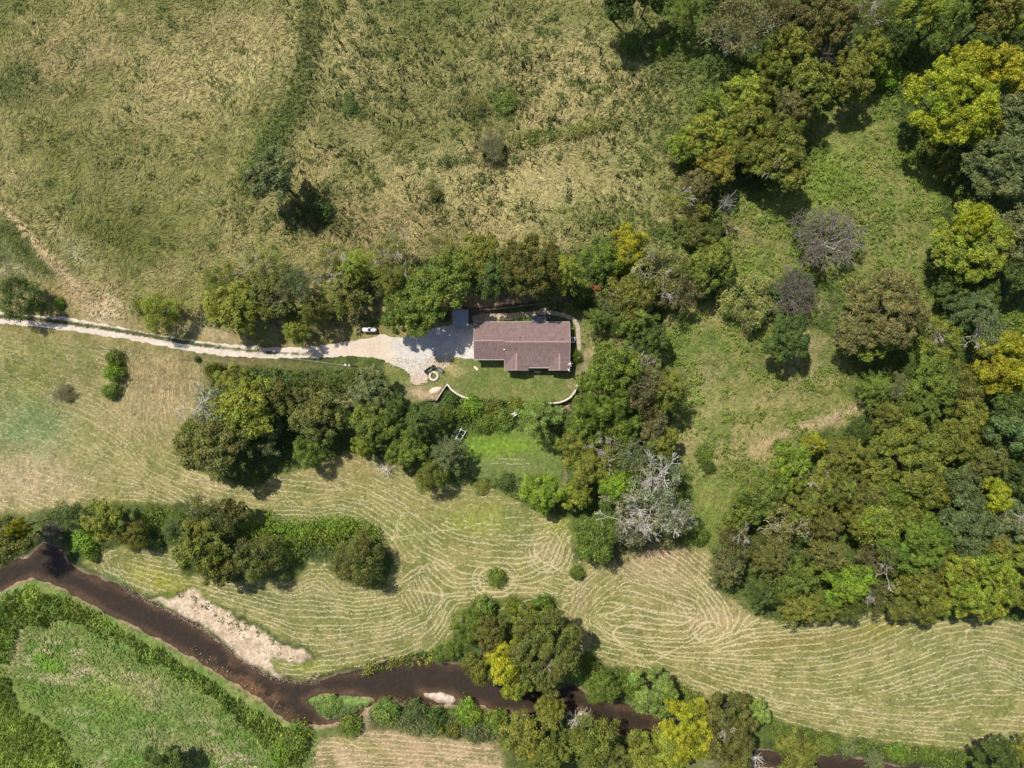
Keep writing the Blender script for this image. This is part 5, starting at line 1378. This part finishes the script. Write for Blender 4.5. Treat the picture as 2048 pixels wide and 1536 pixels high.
thicket("bramble_row", [(1020,290),(1060,275),(1110,268),(1165,255),(1225,243)], 13, 1.3, "MG", "longer blue-green bramble strip across the pale meadow")
thicket("bramble_row", [(870,640),(900,636)], 5, .8, "DG", "low dark weeds along the shed's west side")
thicket("weed_bank", [(985,643),(1010,642),(1040,640),(1060,641)], 2.2, .5, "MG", "low green plants along the back wall of the house")
thicket("weed_bank", [(720,1345),(770,1328),(830,1320),(870,1318)], 8, 1.0, "YG", "yellow-green weeds along the creek's north bank")
thicket("weed_bank", [(1230,1350),(1280,1350),(1340,1375),(1400,1398)], 14, 1.2, "MG", "green weeds between the creek and lower hay rows")
thicket("weed_bank", [(1540,1455),(1620,1478),(1740,1500),(1860,1515),(1950,1520)], 15, 1.2, "MG", "bright weeds along the bottom of the hay field")
thicket("weed_bank", [(740,1425),(800,1440),(880,1452),(960,1462),(1010,1460)], 20, 1.4, "GG", "mixed weeds under the bushes on the south bank")

# ------------------------------------------------------------------ cut hay in rows that follow the mower
HD = [(60,720,14),(120,760,12),(60,800,20),(320,760,95),(300,820,100),(360,820,80),(250,860,35),(300,890,60),(330,930,25),(200,960,15),(100,950,20),(230,1010,5),(400,970,16),(450,1000,10),(380,1000,30),(540,990,7),(560,1020,2),(650,1015,-4),
 (700,1000,8),(640,960,8),(700,960,16),(760,985,26),(820,1030,38),(740,1035,35),(790,1090,52),(780,1130,70),(850,1000,22),(900,1020,14),(860,1060,38),(870,1100,32),(930,1040,8),(1000,1060,2),(950,1090,10),(1040,1080,-2),(900,1110,22),(880,1160,38),
 (1000,1110,4),(850,1150,58),(860,1190,70),(830,1210,62),(920,1190,-4),(1050,1190,0),(1000,1185,2),(1080,1150,-25),(1100,1180,20),(1110,1120,-70),
 (230,1110,-60),(215,1140,60),(280,1100,8),(330,1130,12),(280,1150,20),(400,1160,15),(480,1190,14),(540,1190,12),(600,1160,-32),(640,1138,0),(665,1160,45),(520,1230,18),(600,1220,2),(680,1200,8),(740,1205,-6),(800,1160,-38),(840,1140,-30),
 (560,1270,25),(640,1260,0),(740,1260,-8),(820,1240,-22),(870,1210,-50),(900,1235,-62),(880,1270,-55),(700,1300,-10),(780,1300,-14),(640,1340,-5),(840,1295,-25),
 (1180,1200,-48),(1230,1160,-38),(1160,1230,-70),(1260,1130,30),(1330,1130,32),(1400,1150,42),(1300,1180,22),(1240,1210,8),(1350,1210,14),(1430,1190,50),(1460,1230,70),(1420,1225,60),(1390,1260,-45),(1440,1275,-20),(1480,1250,-55),
 (1250,1250,4),(1300,1290,3),(1350,1270,4),(1200,1260,40),(1190,1300,8),(1250,1310,12),(1230,1330,18),(1320,1330,12),(1400,1310,2),(1500,1270,-4),(1600,1270,-4),(1520,1310,-2),(1600,1320,-4),(1700,1280,-14),(1700,1320,-14),(1760,1255,-26),(1800,1300,-22),
 (1850,1280,-22),(1920,1250,-6),(1980,1255,8),(2040,1290,24),(1930,1300,-12),(2000,1320,16),(1900,1350,-24),(1960,1350,-4),(2030,1350,22),(1800,1350,-20),(1900,1400,-10),(1980,1400,0),(2040,1420,3),(1700,1380,-10),(1600,1370,2),(1500,1360,10),(1400,1360,22),
 (1450,1390,26),(1520,1410,20),(1600,1410,9),(1700,1420,6),(1800,1430,5),(1600,1450,16),(1700,1465,10),(1800,1475,7),(1900,1485,5),(2000,1470,2),(1540,1440,22),(1460,1350,10),(1130,1330,20),
 (1000,925,-4),(960,915,-6),(1080,925,-8),(800,1490,4),(700,1480,8),(900,1500,6),(680,1530,-8),(850,1530,3)]
hd = np.array(HD, float)
du_ = 8; hu, hv = np.meshgrid(np.arange(-160, 2220, du_), np.arange(640, 1640, du_))
d2 = (hu[..., None] - hd[:, 0])**2 + (hv[..., None] - hd[:, 1])**2 + 120
w8 = d2**-2.0; th2 = np.radians(hd[:, 2]*2)
HC = (w8*np.cos(th2)).sum(-1); HS = (w8*np.sin(th2)).sum(-1); HA = .5*np.arctan2(HS, HC)
def hdir(u, v):
    i = min(max(int((v - 640)/du_ + .5), 0), HA.shape[0]-1); j = min(max(int((u + 160)/du_ + .5), 0), HA.shape[1]-1)
    return HA[i, j]
hay_sd = S["hay"]; low_sd = S["lowlawn"]
HB_ = {}
hm = np.maximum(hay_sd(hu.astype(float), hv.astype(float)), S["strip"](hu.astype(float), hv.astype(float)))
def hin(u, v):
    i = int((v - 640)/du_ + .5); j = int((u + 160)/du_ + .5)
    return 0 <= i < hm.shape[0] and 0 <= j < hm.shape[1] and hm[i, j] > 3
SEP = 9.4; CELL = 4.7; occ = {}
def near(u, v, dmin, skip=None):
    dmin *= 1 + .24*math.sin(u/47 + 2*math.sin(v/61))*math.cos(v/43 + u/90)
    ci, cj = int(u//CELL), int(v//CELL); R_2 = int(dmin//CELL) + 1
    for a in range(ci - R_2, ci + R_2 + 1):
        for b in range(cj - R_2, cj + R_2 + 1):
            for (x, y, k) in occ.get((a, b), ()):
                if k != skip and (x-u)**2 + (y-v)**2 < dmin*dmin: return True
    return False
lines_h = []
def trace(u, v, lid):
    out = []
    for sg in (1, -1):
        x, y = u, v; a0 = hdir(x, y) + (0 if sg > 0 else math.pi); seg = []
        for _ in range(500):
            a = hdir(x, y)
            if math.cos(a - a0) < 0: a += math.pi
            if math.cos(a - a0) < .6: break
            a0 = a; x += 3.0*math.cos(a); y += 3.0*math.sin(a)
            if not hin(x, y) or near(x, y, SEP*.62, lid): break
            seg.append((x, y, a0))
        out.append(seg)
    full = out[1][::-1] + [(u, v, hdir(u, v))] + out[0]
    return full
seeds = [(float(a), float(b)) for a, b in ((1700,1320),(600,1250),(560,1000),(1300,1290),(1000,1090),(60,760),(320,800),(1700,1440),(1960,1330),(1330,1150),(820,1510),(820,1040),(870,1170))]
rr_ = random.Random(4); lid = 0
extra = [(rr_.uniform(-100, 2150), rr_.uniform(670, 1560)) for _ in range(5000)]
qi = 0
while seeds or qi < len(extra):
    if seeds: u, v = seeds.pop(0)
    else: u, v = extra[qi]; qi += 1
    if not hin(u, v) or near(u, v, SEP*.93): continue
    ln = trace(u, v, lid)
    if len(ln) < 5: continue
    for (x, y, a) in ln: occ.setdefault((int(x//CELL), int(y//CELL)), []).append((x, y, lid))
    for i in range(0, len(ln), 5):
        x, y, a = ln[i]
        for s in (-1, 1): seeds.append((x - math.sin(a)*SEP*s, y + math.cos(a)*SEP*s))
    lines_h.append(ln); lid += 1
def arc(cu_, cv_, ru, rv, a0, a1):
    n = int(max(ru, rv)*abs(a1 - a0)/3.2) + 2
    q = [(cu_ + ru*math.cos(a0 + (a1-a0)*i/n), cv_ + rv*math.sin(a0 + (a1-a0)*i/n)) for i in range(n)]
    return [(q[i][0], q[i][1], math.atan2(q[min(i+1, n-1)][1] - q[max(i-1, 0)][1], q[min(i+1, n-1)][0] - q[max(i-1, 0)][0])) for i in range(n)]
loops = [arc(992,1160,34,26,0,6.28),arc(992,1160,46,36,.3,6.0),arc(1093,1100,34,38,0,6.28),arc(1093,1100,24,26,0,5.0),arc(1095,1095,46,50,-.4,2.6),arc(815,1052,20,26,1.2,5.9),arc(1158,1284,24,22,0,6.28),arc(1262,1270,34,20,2,5.4),
 arc(1300,1305,26,30,1.6,3.6),arc(1568,1385,26,30,1.6,3.4),arc(1675,1385,24,26,1.6,3.4),arc(1722,1390,20,24,1.6,3.3),arc(1925,1380,22,26,1.3,3.6),arc(1420,1265,30,22,0,5.5),arc(1190,1215,60,14,-1,1.5),arc(1150,1235,26,36,1.8,4.6),arc(240,1125,34,24,1.6,4.6),arc(240,1125,22,14,1.4,4.6),
 arc(705,1000,330,75,.5,1.5),arc(880,1150,44,26,3.2,5.6)]
for (a, b, c_, d_) in ((870,1130,1120,1190),(1290,1330,1370,1290),(1190,1250,1300,1330),(1960,1300,2046,1360),(1880,1320,1950,1250),(815,1180,905,1195),(640,1040,560,985),(1060,1190,1140,1225),(1100,1130,1180,1180),(960,1230,1150,1170)):
    n = int(math.hypot(c_-a, d_-b)/3.2); an = math.atan2(d_-b, c_-a); loops.append([(a + (c_-a)*i/n + 3*math.sin(i*.2), b + (d_-b)*i/n, an) for i in range(n)])
loops.append([(u, 931 - 4*math.sin((u-960)/60), -.05) for u in np.arange(962, 1060, 3.2)]); loops.append([(u, 921 - 3*math.sin((u-960)/50), -.03) for u in np.arange(1000, 1048, 3.2)])
U_ = []; 
for k, ln in enumerate(lines_h + loops):
    j = rr_.random()
    for (x, y, a) in ln: U_.append((x, y, a, j, 1.0 if k < len(lines_h) else 1.15))
U_ = np.array(U_); HR = np.random.default_rng(8)
rep = 2; U2 = np.repeat(U_, rep, 0); n = len(U2)
x_, y_ = U2[:, 0] + HR.uniform(-1.6, 1.6, n)*np.cos(U2[:, 2]), U2[:, 1] + HR.uniform(-1.6, 1.6, n)*np.sin(U2[:, 2])
wob = (fbm(x_, y_, 40, 1, 3) - .5)*8 + HR.normal(size=n)*.8
x_ += -np.sin(U2[:, 2])*wob; y_ += np.cos(U2[:, 2])*wob
dens_ = fbm(x_ + U2[:, 3]*300, y_, 60, 2, 3)*.55 + fbm(x_, y_ + U2[:, 3]*500, 12, 4, 2)*.45
westf = np.clip((620 - x_)/500, 0, 1)*np.clip((1010 - y_)/80, 0, 1); stripf = (S["strip"](x_, y_) > 0)*1.0
richf = np.exp(-((x_ - 1400)/150)**2 - ((y_ - 1240)/90)**2)*.16 + np.exp(-((x_ - 940)/130)**2 - ((y_ - 1170)/60)**2)*.1 + np.exp(-((x_ - 1080)/60)**2 - ((y_ - 1110)/40)**2)*.08
bare_ = np.exp(-((x_ - 960)/110)**2 - ((y_ - 1025)/32)**2)*.3 + np.exp(-((x_ - 720)/90)**2 - ((y_ - 935)/35)**2)*.2
keep_ = dens_ > .40 + .22*(.5 - fbm(x_, y_, 150, 7, 3)) + .13*westf + bare_ - richf + (HR.random(n) - .5)*.12
U2 = U2[keep_]; x_ = x_[keep_]; y_ = y_[keep_]; n = len(x_); wk = westf[keep_]; rk = richf[keep_]; sk = stripf[keep_]

def ridge_strips(name, u, v, ang, ln, wd, ht, col, mat, label, kind="stuff", skew=None, cat=None, zb=.0):
    """Low ragged ridges lying on the ground: length ln, width wd, height ht (metres), plan direction ang."""
    n = len(u); x = (u - 1024)/10; y = (768 - v)/10; z = height(x, y); k = (CAM_H - z)/CAM_H; x, y = x*k, y*k
    dx, dy = np.cos(ang), -np.sin(ang); px_, py_ = -dy, dx
    P = np.zeros((n, 6, 3), np.float32)
    for i, (a, b_, h_) in enumerate(((-.5, -.5, 0), (-.5, .5, 0), (-.25, 0, 1), (.25, 0, 1), (.5, -.5, 0), (.5, .5, 0))):
        j = HR.uniform(-.12, .12, n); j2 = HR.uniform(-.14, .14, n)
        aa = (a + j)*ln; bb = (b_*.5 + j2)*wd*2
        P[:, i, 0] = x + dx*aa + px_*bb; P[:, i, 1] = y + dy*aa + py_*bb; P[:, i, 2] = z + zb + h_*ht + .015
    V = P.reshape(-1, 3); b0 = np.arange(n)[:, None]*6
    F = np.concatenate([b0 + np.array([[0, 4, 3, 2]]), b0 + np.array([[1, 2, 3, 5]])]); colf = np.concatenate([col, col])
    o = mesh_np(name, V, F, mat, col=colf, domain="FACE")
    return tag(o, label, cat, kind=kind)
sun_straw = A(.56,.48,.325)
base_c = sun_straw*(.72 + .5*HR.random((n, 1))); gc_ = ground_colour(x_, y_)
mixw = (.34 + .35*wk + .4*HR.random(n)**2)[:, None]; hc = base_c*(1 - mixw) + gc_*1.6*mixw
hc = hc*(1 - .25*sk[:, None]*np.array([0, .25, .4]))
ridge_strips("hay_windrows", x_, y_, U2[:, 2] + HR.normal(size=n)*.16, HR.uniform(.3, .62, n), (HR.uniform(.05, .22, n)*U2[:, 4]*(.45 + 1.1*fbm(x_, y_, 50, 5, 3)) + rk*.8), HR.uniform(.04, .12, n), hc, M["hay"], "pale cut hay lying in curved rows over the mown field")

# loose bits of hay and stubble between the rows
n = 46000; u = HR.uniform(-100, 2150, n); v = HR.uniform(660, 1560, n); ok = np.maximum(hay_sd(u, v), S["strip"](u, v)) > 0
u, v = u[ok], v[ok]; n = len(u); gc_ = ground_colour(u, v); t_ = HR.random((n, 1))
west = np.clip((330 - u)/100, 0, 1)*np.clip((1010 - v)/60, 0, 1)
pick = sstep(.5, .62, fbm(u, v, 16, 5, 3) + .12*west + .1*(S["strip"](u, v) > 0))
colr = gc_*(1.0 + .5*t_)*(1 - pick[:, None]*.65) + sun_straw*(.6 + .4*t_)*pick[:, None]*.65
da = HA[np.clip(((v - 640)/du_).astype(int), 0, HA.shape[0]-1), np.clip(((u + 160)/du_).astype(int), 0, HA.shape[1]-1)]
ridge_strips("stubble", u, v, da + HR.normal(size=n)*.5, HR.uniform(.2, .7, n), HR.uniform(.08, .2, n), HR.uniform(.02, .07, n), colr, M["hay"], "short stubble and loose stalks between the hay rows")

# ------------------------------------------------------------------ tall grass laid over by wind
def tufts(name, u, v, ang, ln, wd, ht, col, mat, label):
    """Leaning tufts: root on the ground, arched back, tip hanging over; three joints each."""
    n = len(u); x = (u - 1024)/10; y = (768 - v)/10; z = height(x, y); k = (CAM_H - z)/CAM_H; x, y = x*k, y*k
    bend = HR.normal(size=n)*.5
    P = np.zeros((n, 6, 3), np.float32)
    for i, (f, w, h_) in enumerate(((-.5, .3, .0), (.05, .5, 1.0), (.5, .1, .35))):
        a = ang + bend*f; cx = x + np.cos(a)*f*ln; cy = y - np.sin(a)*f*ln; px_, py_ = np.sin(a), np.cos(a)
        for s, q in ((-1, 0), (1, 1)):
            P[:, i*2 + q, 0] = cx + s*px_*w*wd; P[:, i*2 + q, 1] = cy + s*py_*w*wd; P[:, i*2 + q, 2] = z + h_*ht + s*ht*.18*bend
    V = P.reshape(-1, 3); b0 = np.arange(n)[:, None]*6
    F = np.concatenate([b0 + np.array([[i*2, i*2+1, i*2+3, i*2+2]]) for i in range(2)])
    o = mesh_np(name, V, F, mat, col=np.concatenate([col*.85, col*1.1]), domain="FACE")
    return tag(o, label, kind="stuff")
n = 200000; u = HR.uniform(-60, 1900, n); v = HR.uniform(-60, 1110, n)
md = S["meadow"](u, v); cn = np.maximum(S["clear_n"](u, v), S["clear_s"](u, v)); inm = md > -6; inc = ((cn > -4) | ((v < 640) & (u < 700) & (S['drive'](u, v) < -7))) & ~inm
ok = inm | (inc & (HR.random(n) < .75)); u, v, inc = u[ok], v[ok], inc[ok]; n = len(u)
ang = np.radians(-60) + (fbm(u, v, 120, 1, 2) - .5)*3.2 + (fbm(u, v, 34, 3, 3) - .5)*5.5 + HR.normal(size=n)*.45
gc_ = ground_colour(u, v); t_ = HR.random((n, 1)); dry = (sstep(.4, .6, fbm(u, v, 34, 6, 4)*.6 + fbm(u, v, 200, 2, 3)*.4))[:, None]
green_local = np.clip((gc_[:, 1:2] - gc_[:, 0:1])*14, 0, 1)
st = A(.50,.41,.215)*(1 - .55*green_local) + A(.26,.28,.09)*.55*green_local
lum_ = np.clip((gc_.sum(1, keepdims=True) - .26)*3.2, .05, 1); f_ = .62*dry*lum_; colr = gc_*(1.15 + .55*t_)*(1 - f_) + st*(.7 + .55*t_)*f_
dark = HR.random(n) < .12; colr[dark] *= .5; grn = HR.random(n) < .22*(1 - dry[:, 0]) + .08; colr[grn] = A(.12,.15,.04)*(.6 + .8*HR.random((grn.sum(), 1)))
tufts("meadow_grass", u, v, ang, HR.uniform(.3, 1.25, n), HR.uniform(.05, .16, n), HR.uniform(.06, .28, n)*np.where(inc, .75, 1), colr, M["dry"], "tall dry meadow grass laid over in swirls")

# green leafy weeds through the grass
n = 11000; u = HR.uniform(0, 1400, n); v = HR.uniform(-20, 500, n); q = fbm(u, v, 45, 6, 4) + .10*((u > 640) & (v < 330)) + .12*(u > 1230) - .06*(u < 500)
ok = (S["meadow"](u, v) > 0) & (q > .545) & (HR.random(n) < .9); u, v = u[ok], v[ok]; n = len(u)
dg = np.array([(622,-20),(618,60),(612,130),(598,200),(565,255),(530,305),(500,350)], float); tt = HR.uniform(0, 6, 1100)
lu = np.interp(tt, range(7), dg[:, 0]) + HR.normal(size=1100)*17; lv = np.interp(tt, range(7), dg[:, 1]) + HR.normal(size=1100)*8
kc = HR.integers(0, 150, 2400); ku = np.concatenate([HR.uniform(640, 1330, 120), HR.uniform(0, 640, 30)]); kv = np.concatenate([HR.uniform(0, 430, 120), HR.uniform(0, 560, 30)])
lu = np.concatenate([lu, ku[kc] + HR.normal(size=2400)*6]); lv = np.concatenate([lv, kv[kc] + HR.normal(size=2400)*5])
au = np.concatenate([HR.normal(590, 75, 1100), HR.normal(1330, 45, 1500), HR.normal(1010, 26, 160), HR.normal(700, 30, 260), HR.normal(30, 40, 260), HR.normal(1250, 90, 700)])
av = np.concatenate([HR.normal(420, 26, 1100), HR.normal(150, 110, 1500), HR.normal(208, 16, 160), HR.normal(210, 16, 260), HR.normal(160, 26, 260), HR.normal(440, 25, 700)])
ok = fbm(au, av, 18, 3, 3) > .46; u = np.concatenate([u, lu, au[ok]]); v = np.concatenate([v, lv, av[ok]]); n = len(u)
WEEDS_M = (u, v, HR.uniform(.2, .6, n), HR.uniform(.25, .9, n), A(.105,.14,.034)*(.55 + 1.0*HR.random((n, 1))))
# scattered standing weeds in the meadow
n = 2000; u = HR.uniform(560, 1400, n); v = HR.uniform(-20, 480, n); ok = (S["meadow"](u, v) > 0) & (fbm(u, v, 60, 3, 3) > .5); u, v = u[ok], v[ok]; n = len(u)
c0 = A(.13,.125,.055)*(.6 + .9*HR.random((n, 1)))
tufts("standing_weeds", u, v, np.radians(-60) + HR.normal(size=n)*.5, HR.uniform(.5, 1.1, n), HR.uniform(.2, .4, n), HR.uniform(.9, 1.6, n), c0, M["dry"], "dark standing weeds dotted through the pale meadow")

# ------------------------------------------------------------------ leafy undergrowth
def leafy(name, u, v, per, rad, h, size, col, label, seed=3):
    r = np.random.default_rng(seed); n = len(u); x = (u - 1024)/10; y = (768 - v)/10; z = height(x, y); k = (CAM_H - z)/CAM_H
    cl = np.stack([x*k, y*k, z + h*.5], 1); ci = np.repeat(np.arange(n), per); d = sphere_dirs(len(ci), r, -.1)
    c = cl[ci] + d*(rad[ci]*r.uniform(.3, 1, len(ci)))[:, None]*np.array([1, 1, .7])
    nn = d*.6 + np.array([0, 0, .7]) + r.normal(size=d.shape)*.4
    o = mesh_np(name, rhombs(c, nn, size*r.uniform(.6, 1.4, len(ci)), .5, r), quads(len(ci)), M["weed"], col=np.clip(col[ci]*(.6 + .8*r.random((len(ci), 1))), .01, .7), domain="FACE")
    return tag(o, label, kind="stuff")
leafy("meadow_weeds", WEEDS_M[0], WEEDS_M[1], 8, WEEDS_M[2], WEEDS_M[3], .14, WEEDS_M[4], "green broad-leaved weeds in patches through the meadow", 9)
n = 28000; u = HR.uniform(1150, 2120, n); v = HR.uniform(-60, 1260, n)
opn = np.maximum(np.maximum(S["meadow"](u, v), S["hay"](u, v)), S["lawn"](u, v))
clr = np.maximum(S["clear_n"](u, v), S["clear_s"](u, v)); yard = (u < 1250) & (v > 590) & (v < 1000)
pr = np.where(clr > 0, .95*(fbm(u, v, 34, 2, 3) > np.where(v < 600, .42, .52)), .85); ok = (opn < -2) & (HR.random(n) < pr) & ~yard
u, v, clr = u[ok], v[ok], clr[ok]; n = len(u)
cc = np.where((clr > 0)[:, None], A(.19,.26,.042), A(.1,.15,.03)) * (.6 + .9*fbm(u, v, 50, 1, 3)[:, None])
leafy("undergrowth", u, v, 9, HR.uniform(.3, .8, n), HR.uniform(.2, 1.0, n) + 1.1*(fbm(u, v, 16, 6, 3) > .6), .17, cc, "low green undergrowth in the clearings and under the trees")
n = 5200; u = HR.uniform(400, 1330, n); v = HR.uniform(480, 700, n); ok = (S["meadow"](u, v) < 2) & (S["drive"](u, v) < -8) & ((v < 600) | ((u > 1165) & (v < 690)) | (u < 900)) & (np.abs(S["north"](u, v)) > 6)
ok &= ~((u > 900) & (u < 1160) & (v > 590)) & (v < 655 + (u > 1160)*40) & (HR.random(n) < np.where(v > 640, .35, 1)); u, v = u[ok], v[ok]; n = len(u)
leafy("hedge_floor_weeds", u, v, 9, HR.uniform(.3, .7, n), HR.uniform(.2, .6, n), .16, A(.085,.115,.035)*(.6 + .9*fbm(u, v, 30, 1, 3)[:, None]), "green weeds under the trees north of the driveway", 4)
n = 9000; u = HR.uniform(380, 1300, n); v = HR.uniform(740, 1110, n)
ok = (S["hay"](u, v) < -5) & (S["lawn"](u, v) < -4) & (S["lowlawn"](u, v) < -3) & (S["drive"](u, v) < -4) & (DW_S(u, v) > 4); u, v = u[ok], v[ok]; n = len(u)
leafy("bank_weeds", u, v, 9, HR.uniform(.3, .75, n), HR.uniform(.2, .8, n), .16, A(.1,.145,.04)*(.6 + .9*fbm(u, v, 30, 2, 3)[:, None]), "green weeds on the bank between lawn, trees and hay field", 5)
# south bank: reeds and rank grass
n = 48000; u = HR.uniform(-80, 700, n); v = HR.uniform(1130, 1600, n); s1 = np.maximum(S["reed1"](u, v), S["reed2"](u, v)); cs = creek(u, v)
ok = (s1 + (fbm(u, v, 24, 3, 3) - .5)*34 - 9 > 0) & (cs < -1); u, v = u[ok], v[ok]; n = len(u)
lum = fbm(u, v, 34, 1, 3)[:, None]; yl = sstep(.5, .62, fbm(u, v, 70, 5, 3) + .12*np.exp(-((u - 80)/70)**2 - ((v - 1175)/25)**2))[:, None]
rc = (A(.195,.275,.062)*(1 - yl) + A(.29,.365,.08)*yl)*(.3 + 1.4*lum)
tufts("bank_reeds", u, v, np.radians(-118) + HR.normal(size=n)*.35, HR.uniform(.7, 1.6, n), HR.uniform(.08, .22, n), HR.uniform(.5, 1.6, n), rc, M["weed"], "tall bright green reeds lining the creek's south bank")
n = 26000; u = HR.uniform(-80, 640, n); v = HR.uniform(1190, 1600, n); ok = (S["sbank"](u, v) > 2) & (np.maximum(S["reed1"](u, v), S["reed2"](u, v)) < 4) & (HR.random(n) < .8); u, v = u[ok], v[ok]; n = len(u)
gc_ = ground_colour(u, v)*(.8 + .8*HR.random((n, 1)))
tufts("rank_grass", u, v, np.radians(-150) + (fbm(u, v, 60, 2, 2) - .5)*3 + HR.normal(size=n)*.5, HR.uniform(.4, 1.1, n), HR.uniform(.12, .3, n), HR.uniform(.1, .4, n), gc_, M["dry"], "rough green grass of the field south of the creek")
n = 1500; u = HR.uniform(600, 760, n); v = HR.uniform(1380, 1445, n); ok = (S["island"](u, v) > 1); u, v = u[ok], v[ok]; n = len(u)
leafy("island_weeds", u, v, 8, HR.uniform(.2, .5, n), HR.uniform(.1, .3, n), .14, A(.15,.21,.06)*(.7 + .6*HR.random((n, 1))), "low pale weeds over the small creek island", 6)
# grass on the lawns and the strip between the wheel tracks
n = 15000; u = HR.uniform(760, 1170, n); v = HR.uniform(700, 1000, n); ok = (S["lawn"](u, v) > 1) | (S["lowlawn"](u, v) > 0)
ok &= ~((u > 945) & (u < 1142) & (v < 742)); u, v = u[ok], v[ok]; n = len(u)
tufts("lawn_grass", u, v, HR.uniform(0, 6.28, n), HR.uniform(.15, .4, n), HR.uniform(.06, .16, n), HR.uniform(.03, .08, n), ground_colour(u, v)*(.85 + .5*HR.random((n, 1))), M["dry"], "short mown grass of the two lawns")
n = 2600; u = HR.uniform(-60, 540, n); mid = np.interp(u, [-250, 0, 60, 130, 200, 280, 350, 400, 460, 540], [629, 633, 637, 645, 655, 668, 681, 690, 697, 705]); v = mid + HR.normal(size=n)*1.6
ok = fbm(u, v, 10, 3, 2) > .36 + .2*(u > 420); u, v = u[ok], v[ok]; n = len(u)
tufts("track_grass", u, v, HR.uniform(0, 6.28, n), HR.uniform(.2, .5, n), HR.uniform(.06, .16, n), HR.uniform(.05, .16, n), A(.11,.125,.045)*(.6 + .8*HR.random((n, 1))), M["dry"], "dark grass strip between the driveway's wheel tracks")

# ------------------------------------------------------------------ stones
def stones(name, u, v, size, col, label, zb=None, seed=1):
    r = np.random.default_rng(seed); n = len(u); x = (u - 1024)/10; y = (768 - v)/10; z = height(x, y) if zb is None else np.maximum(height(x, y), zb); k = (CAM_H - z)/CAM_H
    c = np.stack([x*k, y*k, z + size*.15], 1); a = r.uniform(0, 6.28, n)
    P = np.zeros((n, 8, 3), np.float32)
    for i, (h_, s) in enumerate(((-.5, 1.0), (.45, .6))):
        for j in range(4):
            t = a + j*np.pi/2 + r.normal(size=n)*.2; q = size*s*r.uniform(.7, 1.2, n)*.5
            P[:, i*4 + j] = c + np.stack([np.cos(t)*q, np.sin(t)*q*.8, h_*size*.55*np.ones(n)], 1)
    b0 = np.arange(n)[:, None]*8
    F = np.concatenate([b0 + np.array([f]) for f in ((4, 5, 6, 7), (0, 1, 5, 4), (1, 2, 6, 5), (2, 3, 7, 6), (3, 0, 4, 7))])
    o = mesh_np(name, P.reshape(-1, 3), F, M["hay"], col=np.tile(np.clip(col*(.6 + .7*r.random((n, 1))), .02, .8), (5, 1)), domain="FACE")
    return tag(o, label, kind="stuff")
n = 6000; u = HR.uniform(230, 660, n); v = HR.uniform(1150, 1370, n); ok = S["bar"](u, v) > 0; u, v = u[ok], v[ok]
stones("bar_gravel", u, v, HR.uniform(.05, .18, len(u)), A(.50,.40,.31), "pale stones strewn over the creek gravel bar")
n = 5000; u = HR.uniform(340, 640, n); v = HR.uniform(1175, 1340, n); ok = (S["bar"](u, v) > 2) & ((v - 1250) - (u - 480)*.5 < 6 + 20*HR.random(n)) & (fbm(u, v, 14, 2, 2) > .5); u, v = u[ok], v[ok]; n = len(u)
leafy("bar_weeds", u, v, 5, HR.uniform(.1, .28, n), HR.uniform(.05, .15, n), .1, A(.13,.14,.06)*(.7 + .6*HR.random((n, 1))), "dark weeds speckling the gravel bar", 7)
n = 2600; u = np.concatenate([HR.normal(887, 17, n//2), HR.uniform(770, 870, n//2)]); v = np.concatenate([HR.normal(727, 11, n//2), HR.uniform(715, 770, n//2)]); ok = (S["drive"](u, v) > -3) & ((u > 850) | (v > 700 + (u - 770)*.35))
u, v = u[ok], v[ok]
stones("parking_rubble", u, v, HR.uniform(.1, .34, len(u)), A(.58,.47,.30), "broken yellowish stone rubble at the edge of the parking area", seed=2)
n = 1300; u = HR.uniform(300, 640, n); v = HR.uniform(1270, 1440, n); dd = (u - 480)*.83 + (v - 1372)*.56; ee = -(u - 480)*.56 + (v - 1372)*.83
ok = (np.abs(ee) < 14 + 6*HR.random(n)) & (np.abs(dd) < 130) & (creek(u, v) > -6); u, v = u[ok], v[ok]
stones("creek_cobbles", u, v, HR.uniform(.12, .4, len(u)), A(.4,.27,.15), "tan cobbles in the creek shallows", WATER_Z - .08, 3)
n = 500; u = HR.uniform(130, 260, n); v = HR.uniform(590, 650, n); ok = (np.abs(u - 205 - HR.normal(size=n)*6) < 36) & (S["drive"](u, v) < 0); u, v = u[ok], v[ok]
stones("washed_out_stones", u, v, HR.uniform(.1, .35, len(u)), A(.5,.4,.31), "pale stones in the washed-out patch above the driveway", None, 4)
n = 700; s_ = HR.choice(len(U_), n)*0 + HR.uniform(0, 1, n); u = HR.uniform(230, 330, n)*0 + 240 + 400*s_; v = HR.normal(size=n)*3 + np.interp(u, [240,290,345,403,447,490,540,600,640],[1170,1203,1226,1258,1291,1326,1356,1366,1363])
stones("waterline_pebbles", u, v, HR.uniform(.08, .22, n), A(.38,.3,.23), "small pebbles along the creek's north waterline", None, 5)
